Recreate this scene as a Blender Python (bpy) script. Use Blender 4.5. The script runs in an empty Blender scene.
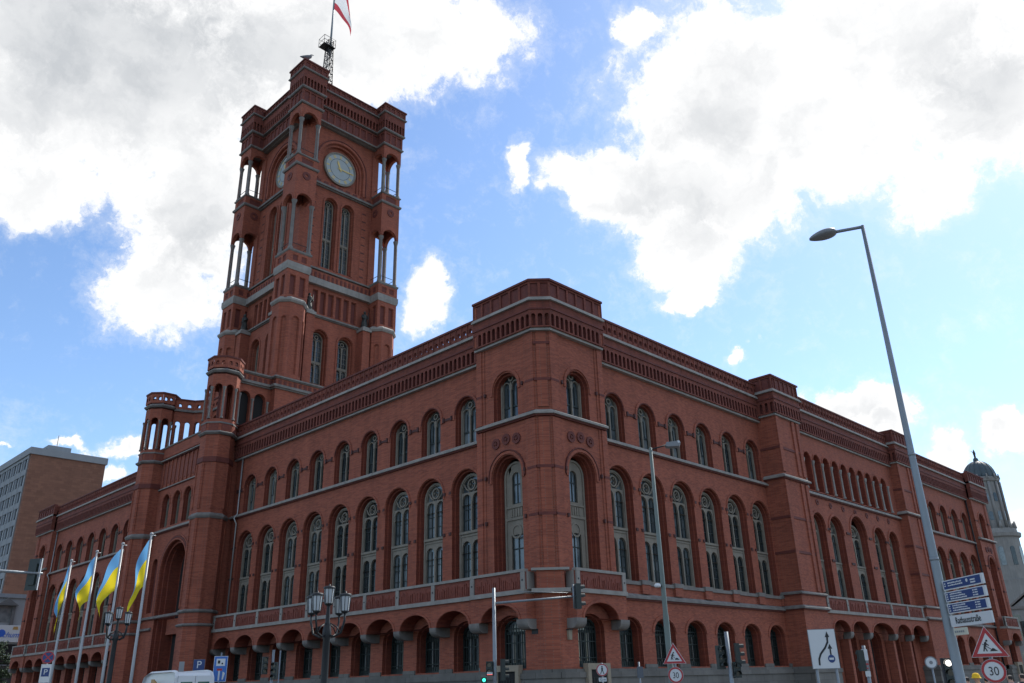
import bpy, bmesh, math, random
from mathutils import Vector, Matrix
random.seed(7)
R = math.radians
PI = math.pi
sc = bpy.context.scene
COL = sc.collection

# ------------------------------------------------------------------ camera
cam = bpy.data.cameras.new('camera')
cam.sensor_width = 36.0
cam.lens = 823.86 / 1024 * 36.0
cam.clip_end = 6000
cam.clip_start = 0.2
cam_o = bpy.data.objects.new('camera', cam)
COL.objects.link(cam_o)
yaw, pitch, roll = 0.775877, 0.393939, -0.0262069
fw = Vector((math.cos(yaw) * math.cos(pitch), math.sin(yaw) * math.cos(pitch), math.sin(pitch)))
rt = fw.cross(Vector((0, 0, 1))).normalized()
up = rt.cross(fw)
rt2 = rt * math.cos(roll) + up * math.sin(roll)
up2 = up * math.cos(roll) - rt * math.sin(roll)
m3 = Matrix((rt2, up2, -fw)).transposed()
cam_o.matrix_world = Matrix.Translation((-36.516, -33.246, 1.764)) @ m3.to_4x4()
sc.camera = cam_o

# ------------------------------------------------------------------ sky with clouds, sun, exposure
SUN_AZ, SUN_EL = R(1.5), R(46)
sun = bpy.data.lights.new('sun', 'SUN')
sun.energy = 3.2
sun.angle = R(0.5)
sun.color = (1.0, 0.95, 0.87)
sun_o = bpy.data.objects.new('sun', sun)
COL.objects.link(sun_o)
sv = Vector((math.cos(SUN_EL) * math.cos(SUN_AZ), math.cos(SUN_EL) * math.sin(SUN_AZ), math.sin(SUN_EL)))
sun_o.rotation_euler = sv.to_track_quat('Z', 'Y').to_euler()
sun_o.location = (60, 0, 90)
sc.view_settings.view_transform = 'Standard'
sc.view_settings.look = 'None'
sc.view_settings.gamma = 1
sc.view_settings.exposure = 0.66
sc.view_settings.use_curve_mapping = False

SKY_STRENGTH, CLOUD_STRENGTH = 0.133, 0.70
world = bpy.data.worlds.new('World')
sc.world = world
world.use_nodes = True
wt = world.node_tree
wt.nodes.clear()


def N(t, kind, **kw):
    n = t.nodes.new(kind)
    for k, v in kw.items():
        setattr(n, k, v)
    return n


def mathn(t, op, a, b=None, c=None, clamp=False):
    n = N(t, 'ShaderNodeMath', operation=op, use_clamp=clamp)
    for i, v in enumerate((a, b, c)):
        if v is None:
            continue
        if isinstance(v, (int, float)):
            n.inputs[i].default_value = v
        else:
            t.links.new(v, n.inputs[i])
    return n.outputs[0]


sky = N(wt, 'ShaderNodeTexSky')
sky.sky_type = 'NISHITA'
sky.sun_disc = False
sky.sun_elevation = SUN_EL
sky.sun_rotation = PI / 2 - SUN_AZ
sky.air_density = 1.0
sky.dust_density = 0.35
sky.ozone_density = 4.5
bg_sky = N(wt, 'ShaderNodeBackground')
bg_sky.inputs['Strength'].default_value = SKY_STRENGTH
wt.links.new(sky.outputs[0], bg_sky.inputs['Color'])
tc = N(wt, 'ShaderNodeTexCoord')
# domain warp
wn = N(wt, 'ShaderNodeTexNoise')
wn.inputs['Scale'].default_value = 11.0
wn.inputs['Detail'].default_value = 8.0
wn.inputs['Roughness'].default_value = 0.62
wt.links.new(tc.outputs['Generated'], wn.inputs['Vector'])
vs = N(wt, 'ShaderNodeVectorMath', operation='SUBTRACT')
wt.links.new(wn.outputs['Color'], vs.inputs[0])
vs.inputs[1].default_value = (0.5, 0.5, 0.5)
vm = N(wt, 'ShaderNodeVectorMath', operation='SCALE')
wt.links.new(vs.outputs[0], vm.inputs[0])
vm.inputs['Scale'].default_value = 0.10
va = N(wt, 'ShaderNodeVectorMath', operation='ADD')
wt.links.new(tc.outputs['Generated'], va.inputs[0])
wt.links.new(vm.outputs[0], va.inputs[1])
# (azimuth, elevation, angular half width, half height, tilt) in degrees of each cloud bank
CLOUDS = [
    (74.8, 36.7, 13.8, 7.2, 18), (59.6, 42.2, 11.9, 4.4, 9), (68.1, 30.6, 4.6, 6.2, 11), (69.6, 24.6, 3.8, 3.1, 9),
    (78.9, 29.2, 4.6, 2.4, 17), (80.7, 38.5, 11.0, 6.2, 23), (51.0, 25.7, 1.8, 2.3, 1), (50.1, 42.6, 5.2, 2.7, 2),
    (26.8, 36.9, 6.7, 6.3, -12), (14.5, 37.7, 9.7, 4.2, -21), (9.1, 32.3, 4.9, 4.4, -22), (36.1, 33.7, 5.0, 2.0, -6),
    (30.5, 28.2, 3.6, 3.0, -8), (30.9, 24.9, 2.1, 0.9, -7), (43.1, 34.6, 1.1, 1.5, -2), (33.4, 42.2, 1.1, 1.3, -9),
    (19.9, 33.3, 7.4, 4.0, -16), (13.8, 28.8, 3.2, 2.3, -18), (21.1, 16.2, 2.9, 1.2, -8), (19.1, 15.1, 1.7, 1.0, -9),
    (16.4, 12.8, 1.4, 1.1, -8), (12.6, 13.3, 1.4, 1.1, -10), (27.6, 20.6, 0.7, 0.6, -8), (70.7, 14.8, 1.4, 0.6, 6),
    (73.7, 14.2, 1.2, 0.4, 6), (71.1, 13.1, 1.5, 0.6, 5), (76.8, 13.6, 0.5, 0.2, 7), (13.3, 8.1, 1.1, 0.8, -7),
    (31.7, 32.1, 6.2, 3.6, -8), (36.4, 31.7, 3.2, 1.6, -5), (25.6, 31.5, 4.5, 3.8, -11),
    # banks elsewhere in the sky
    (130, 40, 22, 9, 5), (175, 30, 18, 7, 0), (215, 45, 20, 10, 0), (250, 25, 20, 6, 0), (-40, 35, 18, 8, 0),
    (-85, 28, 20, 7, 0), (100, 62, 14, 9, 0), (30, 68, 10, 8, 0), (290, 55, 16, 9, 0)]
best = None
for (az, el, a, b, tilt) in CLOUDS:
    az, el, t_ = R(az), R(el), R(tilt)
    d = Vector((math.cos(el) * math.cos(az), math.cos(el) * math.sin(az), math.sin(el)))
    h = Vector((math.sin(az), -math.cos(az), 0))
    v = h.cross(d)
    ex = h * math.cos(t_) + v * math.sin(t_)
    ey = v * math.cos(t_) - h * math.sin(t_)
    mp = N(wt, 'ShaderNodeMapping', vector_type='TEXTURE')
    mp.inputs['Location'].default_value = d
    mp.inputs['Rotation'].default_value = Matrix((ex, ey, ex.cross(ey))).transposed().to_euler('XYZ')
    k = 1.45
    mp.inputs['Scale'].default_value = (R(a) * k, R(b) * k, max(R(a), R(b)) * 3)
    wt.links.new(va.outputs[0], mp.inputs['Vector'])
    g = N(wt, 'ShaderNodeTexGradient', gradient_type='SPHERICAL')
    wt.links.new(mp.outputs[0], g.inputs['Vector'])
    o = g.outputs['Fac']
    best = o if best is None else mathn(wt, 'SMOOTH_MAX', best, o, 0.12)
fn = N(wt, 'ShaderNodeTexNoise')
fn.inputs['Scale'].default_value = 17.0
fn.inputs['Detail'].default_value = 9.0
fn.inputs['Roughness'].default_value = 0.66
wt.links.new(tc.outputs['Generated'], fn.inputs['Vector'])
f2 = N(wt, 'ShaderNodeTexNoise')
f2.inputs['Scale'].default_value = 48.0
f2.inputs['Detail'].default_value = 7.0
f2.inputs['Roughness'].default_value = 0.7
wt.links.new(va.outputs[0], f2.inputs['Vector'])
dens = mathn(wt, 'ADD', best, mathn(wt, 'MULTIPLY', mathn(wt, 'SUBTRACT', fn.outputs['Fac'], 0.5), 0.75))
dens = mathn(wt, 'ADD', dens, mathn(wt, 'MULTIPLY', mathn(wt, 'SUBTRACT', f2.outputs['Fac'], 0.5), 0.62))


def smooth(t, val, lo, hi):
    n = N(t, 'ShaderNodeMapRange', interpolation_type='SMOOTHSTEP')
    t.links.new(val, n.inputs['Value'])
    n.inputs['From Min'].default_value = lo
    n.inputs['From Max'].default_value = hi
    return n.outputs['Result']


mask = mathn(wt, 'MAXIMUM', smooth(wt, dens, 0.20, 0.50), mathn(wt, 'MULTIPLY', smooth(wt, dens, 0.06, 0.34), 0.22))
# thicker, greyer stretches of cloud (azimuth, elevation, half sizes, tilt, weight)
GREYS = [(80, 38.5, 9.0, 5.0, 18, 0.45), (66, 39.5, 9.0, 3.5, 10, 0.4), (84, 31.0, 3.0, 1.6, 15, 0.5), (68, 28.0, 3.0, 3.5, 8, 0.35),
         (8.0, 34.0, 3.0, 3.0, -22, 0.5), (27, 35.5, 6.0, 4.5, -12, 0.22), (31, 30.5, 4.0, 1.6, -8, 0.28), (13, 40.0, 4.0, 2.0, -20, 0.2),
         (20.3, 15.4, 1.6, 0.6, -8, 0.3)]
gsum = None
for (az, el, a, b, tilt, wgt) in GREYS:
    az, el, t_ = R(az), R(el), R(tilt)
    d = Vector((math.cos(el) * math.cos(az), math.cos(el) * math.sin(az), math.sin(el)))
    h = Vector((math.sin(az), -math.cos(az), 0))
    v = h.cross(d)
    ex = h * math.cos(t_) + v * math.sin(t_)
    ey = v * math.cos(t_) - h * math.sin(t_)
    mp = N(wt, 'ShaderNodeMapping', vector_type='TEXTURE')
    mp.inputs['Location'].default_value = d
    mp.inputs['Rotation'].default_value = Matrix((ex, ey, ex.cross(ey))).transposed().to_euler('XYZ')
    mp.inputs['Scale'].default_value = (R(a) * 1.8, R(b) * 1.8, max(R(a), R(b)) * 3)
    wt.links.new(va.outputs[0], mp.inputs['Vector'])
    g = N(wt, 'ShaderNodeTexGradient', gradient_type='SPHERICAL')
    wt.links.new(mp.outputs[0], g.inputs['Vector'])
    o = mathn(wt, 'MULTIPLY', g.outputs['Fac'], wgt * 1.7)
    gsum = o if gsum is None else mathn(wt, 'ADD', gsum, o)
gn = N(wt, 'ShaderNodeTexNoise')
gn.inputs['Scale'].default_value = 9.0
gn.inputs['Detail'].default_value = 7.0
gn.inputs['Roughness'].default_value = 0.55
wt.links.new(tc.outputs['Generated'], gn.inputs['Vector'])
grey = mathn(wt, 'MULTIPLY', gsum, mathn(wt, 'MULTIPLY_ADD', gn.outputs['Fac'], 1.2, 0.2), clamp=True)
grey = mathn(wt, 'MULTIPLY', grey, smooth(wt, dens, 0.35, 0.75), clamp=True)
cmx = N(wt, 'ShaderNodeMix', data_type='RGBA')
cmx.inputs['A'].default_value = (1.0, 1.0, 1.0, 1)
# soft inner modelling of the cloud tops
sn = N(wt, 'ShaderNodeTexNoise')
sn.inputs['Scale'].default_value = 14.0
sn.inputs['Detail'].default_value = 8.0
sn.inputs['Roughness'].default_value = 0.6
wt.links.new(va.outputs[0], sn.inputs['Vector'])
inner = mathn(wt, 'MULTIPLY', smooth(wt, sn.outputs['Fac'], 0.36, 0.66), mathn(wt, 'MULTIPLY', smooth(wt, dens, 0.40, 0.85), 0.34))
grey = mathn(wt, 'ADD', grey, inner, clamp=True)
cmx.inputs['B'].default_value = (0.55, 0.575, 0.605, 1)
wt.links.new(grey, cmx.inputs['Factor'])
bg_c = N(wt, 'ShaderNodeBackground')
bg_c.inputs['Strength'].default_value = CLOUD_STRENGTH
wt.links.new(cmx.outputs['Result'], bg_c.inputs['Color'])
mixs = N(wt, 'ShaderNodeMixShader')
wt.links.new(mask, mixs.inputs[0])
wt.links.new(bg_sky.outputs[0], mixs.inputs[1])
wt.links.new(bg_c.outputs[0], mixs.inputs[2])
wo = N(wt, 'ShaderNodeOutputWorld')
wt.links.new(mixs.outputs[0], wo.inputs['Surface'])

# ------------------------------------------------------------------ materials
MATS = {}


def mat(name, col, rough=0.7, metal=0.0, var=0.0, vscale=1.5, bump=0.0, bscale=20.0, spec=0.5, streak=0.0, emit=0.0, alpha=None):
    if name in MATS:
        return MATS[name]
    m = bpy.data.materials.new(name)
    m.use_nodes = True
    t = m.node_tree
    b = t.nodes['Principled BSDF']
    b.inputs['Base Color'].default_value = (*col, 1)
    b.inputs['Roughness'].default_value = rough
    b.inputs['Metallic'].default_value = metal
    b.inputs['Specular IOR Level'].default_value = spec
    if emit:
        b.inputs['Emission Color'].default_value = (*col, 1)
        b.inputs['Emission Strength'].default_value = emit
    geo = N(t, 'ShaderNodeNewGeometry')
    last = None
    if var or streak:
        nz = N(t, 'ShaderNodeTexNoise')
        nz.inputs['Scale'].default_value = vscale
        nz.inputs['Detail'].default_value = 6
        nz.inputs['Roughness'].default_value = 0.65
        t.links.new(geo.outputs['Position'], nz.inputs['Vector'])
        f = mathn(t, 'MULTIPLY_ADD', nz.outputs['Fac'], 2.6 * var, 1 - 1.3 * var)
        if streak:
            mp = N(t, 'ShaderNodeMapping')
            mp.inputs['Scale'].default_value = (2.2, 2.2, 0.18)
            t.links.new(geo.outputs['Position'], mp.inputs['Vector'])
            n2 = N(t, 'ShaderNodeTexNoise')
            n2.inputs['Scale'].default_value = 1.0
            n2.inputs['Detail'].default_value = 5
            t.links.new(mp.outputs[0], n2.inputs['Vector'])
            f = mathn(t, 'MULTIPLY', f, mathn(t, 'MULTIPLY_ADD', n2.outputs['Fac'], 2.4 * streak, 1 - 1.2 * streak))
        mx = N(t, 'ShaderNodeVectorMath', operation='SCALE')
        mx.inputs[0].default_value = col
        t.links.new(f, mx.inputs['Scale'])
        t.links.new(mx.outputs[0], b.inputs['Base Color'])
    if bump:
        n3 = N(t, 'ShaderNodeTexNoise')
        n3.inputs['Scale'].default_value = bscale
        n3.inputs['Detail'].default_value = 4
        t.links.new(geo.outputs['Position'], n3.inputs['Vector'])
        bp = N(t, 'ShaderNodeBump')
        bp.inputs['Strength'].default_value = bump
        bp.inputs['Distance'].default_value = 0.03
        t.links.new(n3.outputs['Fac'], bp.inputs['Height'])
        t.links.new(bp.outputs[0], b.inputs['Normal'])
    MATS[name] = m
    return m


def brick_mat(name, c1, c2, mortar, bw=0.26, bh=0.08, var=0.22, streak=0.2):
    m = bpy.data.materials.new(name)
    m.use_nodes = True
    t = m.node_tree
    b = t.nodes['Principled BSDF']
    b.inputs['Roughness'].default_value = 0.82
    b.inputs['Specular IOR Level'].default_value = 0.3
    geo = N(t, 'ShaderNodeNewGeometry')
    sx = N(t, 'ShaderNodeSeparateXYZ')
    t.links.new(geo.outputs['Position'], sx.inputs[0])
    cx = N(t, 'ShaderNodeCombineXYZ')
    t.links.new(mathn(t, 'ADD', sx.outputs['X'], mathn(t, 'MULTIPLY', sx.outputs['Y'], 0.56)), cx.inputs['X'])
    t.links.new(sx.outputs['Z'], cx.inputs['Y'])
    br = N(t, 'ShaderNodeTexBrick')
    br.inputs['Scale'].default_value = 1.0
    br.inputs['Brick Width'].default_value = bw
    br.inputs['Row Height'].default_value = bh
    br.inputs['Mortar Size'].default_value = 0.008
    br.inputs['Mortar Smooth'].default_value = 0.3
    br.inputs['Color1'].default_value = (*c1, 1)
    br.inputs['Color2'].default_value = (*c2, 1)
    br.inputs['Mortar'].default_value = (*mortar, 1)
    t.links.new(cx.outputs[0], br.inputs['Vector'])
    nz = N(t, 'ShaderNodeTexNoise')
    nz.inputs['Scale'].default_value = 0.55
    nz.inputs['Detail'].default_value = 8
    nz.inputs['Roughness'].default_value = 0.7
    t.links.new(geo.outputs['Position'], nz.inputs['Vector'])
    f = mathn(t, 'MULTIPLY_ADD', nz.outputs['Fac'], 2.4 * var, 1 - 1.2 * var)
    mp = N(t, 'ShaderNodeMapping')
    mp.inputs['Scale'].default_value = (1.6, 1.6, 0.12)
    t.links.new(geo.outputs['Position'], mp.inputs['Vector'])
    n2 = N(t, 'ShaderNodeTexNoise')
    n2.inputs['Scale'].default_value = 1.0
    n2.inputs['Detail'].default_value = 6
    t.links.new(mp.outputs[0], n2.inputs['Vector'])
    f = mathn(t, 'MULTIPLY', f, mathn(t, 'MULTIPLY_ADD', n2.outputs['Fac'], 2.4 * streak, 1 - 1.2 * streak))
    # courses: slight tone change row by row
    mp3 = N(t, 'ShaderNodeMapping')
    mp3.inputs['Scale'].default_value = (0.25, 0.25, 7.0)
    t.links.new(geo.outputs['Position'], mp3.inputs['Vector'])
    n4 = N(t, 'ShaderNodeTexNoise')
    n4.inputs['Scale'].default_value = 1.0
    n4.inputs['Detail'].default_value = 2
    t.links.new(mp3.outputs[0], n4.inputs['Vector'])
    f = mathn(t, 'MULTIPLY', f, mathn(t, 'MULTIPLY_ADD', n4.outputs['Fac'], 0.28, 0.86))
    mx = N(t, 'ShaderNodeVectorMath', operation='SCALE')
    t.links.new(br.outputs['Color'], mx.inputs[0])
    t.links.new(f, mx.inputs['Scale'])
    t.links.new(mx.outputs[0], b.inputs['Base Color'])
    bp = N(t, 'ShaderNodeBump')
    bp.inputs['Strength'].default_value = 0.25
    bp.inputs['Distance'].default_value = 0.02
    t.links.new(br.outputs['Fac'], bp.inputs['Height'])
    bp.invert = True
    t.links.new(bp.outputs[0], b.inputs['Normal'])
    MATS[name] = m
    return m


BRICK = brick_mat('red_brick', (0.335, 0.092, 0.051), (0.225, 0.058, 0.035), (0.22, 0.105, 0.075))
JAMB = brick_mat('shaded_jamb_brick', (0.235, 0.055, 0.030), (0.17, 0.038, 0.024), (0.13, 0.05, 0.035))  # darker copy of the red brick; shade of the recesses put into its colour
SOOTY = brick_mat('sooty_cornice_brick', (0.21, 0.056, 0.036), (0.15, 0.041, 0.029), (0.12, 0.055, 0.042), 0.26, 0.08, 0.35, 0.3)
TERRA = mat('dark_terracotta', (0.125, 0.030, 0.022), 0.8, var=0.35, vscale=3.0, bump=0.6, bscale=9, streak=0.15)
RELIEF = mat('relief_terracotta', (0.19, 0.048, 0.03), 0.8, var=0.45, vscale=5.0, bump=1.0, bscale=6)
IMPOST = mat('moulded_dark_brick', (0.065, 0.019, 0.016), 0.75, var=0.3, vscale=3)
STONE = mat('grey_sandstone', (0.265, 0.245, 0.22), 0.85, var=0.3, vscale=1.2, bump=0.3, bscale=14, streak=0.25)
STONE_L = mat('sun_lightened_cornice_stone', (0.30, 0.28, 0.255), 0.85, var=0.3, vscale=1.2, streak=0.25)  # lighter copy of the sandstone; sunlight on the cornice lines put into its colour
STONE_D = mat('weathered_sandstone', (0.175, 0.16, 0.145), 0.85, var=0.35, vscale=1.4, bump=0.3, bscale=14, streak=0.3)
PLINTH = brick_mat('plinth_stone', (0.165, 0.155, 0.14), (0.125, 0.117, 0.105), (0.05, 0.047, 0.043), 1.25, 0.5, 0.25, 0.25)
TRACERY = mat('window_stone', (0.215, 0.19, 0.152), 0.85, var=0.25, vscale=2.0, streak=0.2)
BEIGE = mat('beige_stone', (0.27, 0.225, 0.165), 0.85, var=0.2, vscale=2.0)
GLASS = mat('window_glass', (0.012, 0.016, 0.018), 0.07, var=0.3, vscale=0.6, spec=0.5)
def vary_glass(m):
    t = m.node_tree
    b = t.nodes['Principled BSDF']
    oi = N(t, 'ShaderNodeObjectInfo')
    r = N(t, 'ShaderNodeValToRGB')
    r.color_ramp.elements[0].color = (0.010, 0.014, 0.016, 1)
    r.color_ramp.elements[1].color = (0.19, 0.215, 0.22, 1)
    for pos, c in ((0.3, (0.026, 0.034, 0.038, 1)), (0.65, (0.07, 0.088, 0.095, 1))):
        e = r.color_ramp.elements.new(pos)
        e.color = c
    geo = N(t, 'ShaderNodeNewGeometry')
    nz = N(t, 'ShaderNodeTexNoise')
    nz.inputs['Scale'].default_value = 0.9
    nz.inputs['Detail'].default_value = 3
    t.links.new(geo.outputs['Position'], nz.inputs['Vector'])
    t.links.new(mathn(t, 'ADD', mathn(t, 'MULTIPLY', oi.outputs['Random'], 0.75), mathn(t, 'MULTIPLY_ADD', nz.outputs['Fac'], 0.9, -0.3), clamp=True), r.inputs['Fac'])
    t.links.new(r.outputs[0], b.inputs['Base Color'])
    b.inputs['IOR'].default_value = 1.62


vary_glass(GLASS)
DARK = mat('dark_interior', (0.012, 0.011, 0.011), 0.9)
IRON = mat('black_iron', (0.018, 0.02, 0.022), 0.5, metal=0.3, var=0.2)
BARS = mat('dark_green_iron', (0.022, 0.032, 0.03), 0.45, metal=0.3)
PALEBAR = mat('pale_window_bar', (0.20, 0.19, 0.17), 0.6)
BRONZE = mat('dark_bronze', (0.045, 0.047, 0.043), 0.55, metal=0.4, var=0.3, vscale=6)
ROOFM = mat('roof_sheet', (0.11, 0.11, 0.11), 0.7, var=0.2)
ZINC = mat('zinc_pipe', (0.36, 0.37, 0.37), 0.45, metal=0.6, var=0.15)
GALV = mat('galvanised_steel', (0.21, 0.235, 0.255), 0.5, metal=0.55, var=0.15, vscale=3, streak=0.1)
GREENP = mat('grey_green_paint', (0.12, 0.15, 0.133), 0.5, var=0.15, streak=0.15)
WHITE = mat('white_paint', (0.62, 0.63, 0.64), 0.35, var=0.04)
SIGNW = mat('sign_white', (0.55, 0.57, 0.58), 0.4, var=0.04)
RED = mat('sign_red', (0.36, 0.02, 0.025), 0.4)
BLUE = mat('sign_blue', (0.012, 0.04, 0.155), 0.4)
BLACK = mat('sign_black', (0.012, 0.012, 0.014), 0.5)
GREYB = mat('sign_back', (0.19, 0.20, 0.21), 0.5)
SIGH = mat('signal_housing', (0.014, 0.022, 0.02), 0.45)
CLOCKW = mat('clock_dial', (0.33, 0.37, 0.37), 0.6, var=0.1)
GOLD = mat('gilding', (0.55, 0.42, 0.16), 0.4, metal=0.4)
FLAGB = mat('flag_blue', (0.17, 0.45, 0.80), 0.8)
FLAGY = mat('flag_yellow', (0.92, 0.74, 0.03), 0.8)
FLAGW = mat('flag_white', (0.75, 0.75, 0.75), 0.8)
FLAGR = mat('flag_red', (0.45, 0.06, 0.08), 0.8)
MILK = mat('opal_glass', (0.40, 0.43, 0.45), 0.25)
RUBBER = mat('rubber', (0.02, 0.02, 0.02), 0.8)
ASPHALT = mat('asphalt', (0.042, 0.042, 0.044), 0.9, var=0.25, vscale=0.8, bump=0.3, bscale=40)
PAVE = mat('pavement_slabs', (0.10, 0.097, 0.092), 0.9, var=0.2, vscale=1.0)
EARTH = mat('city_ground', (0.055, 0.056, 0.05), 0.95, var=0.2, vscale=0.1)
BLOCKBR = brick_mat('orange_brick', (0.24, 0.115, 0.073), (0.19, 0.09, 0.058), (0.12, 0.075, 0.06), 0.9, 0.42, 0.12, 0.08)
CONC = mat('grey_concrete', (0.21, 0.23, 0.25), 0.85, var=0.15, vscale=0.6, streak=0.15)
CONCL = mat('pale_concrete', (0.26, 0.275, 0.285), 0.85, var=0.12, vscale=0.6)
COPPER = mat('dark_copper_roof', (0.05, 0.075, 0.085), 0.6, var=0.25, vscale=0.6)
SHELL = mat('shell_limestone', (0.23, 0.225, 0.21), 0.9, var=0.25, vscale=0.35, streak=0.25)
LEAF = mat('leaf_green', (0.025, 0.05, 0.018), 0.7, var=0.4, vscale=3)
BARK = mat('bark', (0.07, 0.055, 0.045), 0.9, var=0.3)
SKIN = mat('skin', (0.48, 0.28, 0.20), 0.6)
HAIR = mat('hair', (0.03, 0.022, 0.018), 0.7)
CLOTH_D = mat('dark_cloth', (0.03, 0.033, 0.045), 0.9, var=0.2)
CLOTH_Y = mat('yellow_cloth', (0.75, 0.45, 0.02), 0.9)
CLOTH_B = mat('blue_cloth', (0.06, 0.10, 0.20), 0.9)
CLOTH_G = mat('grey_cloth', (0.16, 0.16, 0.17), 0.9)
TEAL = mat('tinted_window', (0.02, 0.10, 0.09), 0.08)
OCHRE = mat('ochre_print', (0.40, 0.24, 0.08), 0.5)
L_GREEN = mat('lit_green_lamp', (0.05, 0.95, 0.55), 0.4, emit=1.6)
L_WHITE = mat('lit_white_lamp', (1.0, 0.93, 0.85), 0.4, emit=2.0)
L_RED = mat('lit_red_lamp', (1.0, 0.12, 0.08), 0.4, emit=1.2)
LENS = mat('dark_lens', (0.03, 0.03, 0.03), 0.15)

for m_ in (FLAGB, FLAGY, FLAGW, FLAGR):
    t_ = m_.node_tree
    tr = N(t_, 'ShaderNodeBsdfTranslucent')
    tr.inputs['Color'].default_value = t_.nodes['Principled BSDF'].inputs['Base Color'].default_value
    mxs = N(t_, 'ShaderNodeMixShader')
    mxs.inputs[0].default_value = 0.55
    t_.links.new(t_.nodes['Principled BSDF'].outputs[0], mxs.inputs[1])
    t_.links.new(tr.outputs[0], mxs.inputs[2])
    t_.links.new(mxs.outputs[0], t_.nodes['Material Output'].inputs['Surface'])


# ------------------------------------------------------------------ mesh helpers
class Fr:
    """A local frame: u runs along the face, n points outward, z is up."""
    def __init__(self, o, u, n):
        self.o = Vector((o[0], o[1], o[2] if len(o) > 2 else 0))
        self.u = Vector((u[0], u[1], 0)).normalized()
        self.n = Vector((n[0], n[1], 0)).normalized()

    def __call__(self, u, z, d=0.0):
        p = self.o + self.u * u + self.n * d
        return (p.x, p.y, p.z + z)

    def moved(self, u=0, d=0, z=0):
        p = self(u, z, d)
        return Fr(p, self.u, self.n)


def outline(uc, hw, zb, zs, rise, n=10):
    pts = [(uc - hw, zb)]
    if rise <= 0:
        return pts + [(uc - hw, zs), (uc + hw, zs), (uc + hw, zb)]
    for i in range(n + 1):
        a = PI - PI * i / n
        pts.append((uc + hw * math.cos(a), zs + rise * math.sin(a)))
    pts.append((uc + hw, zb))
    return pts


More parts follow.
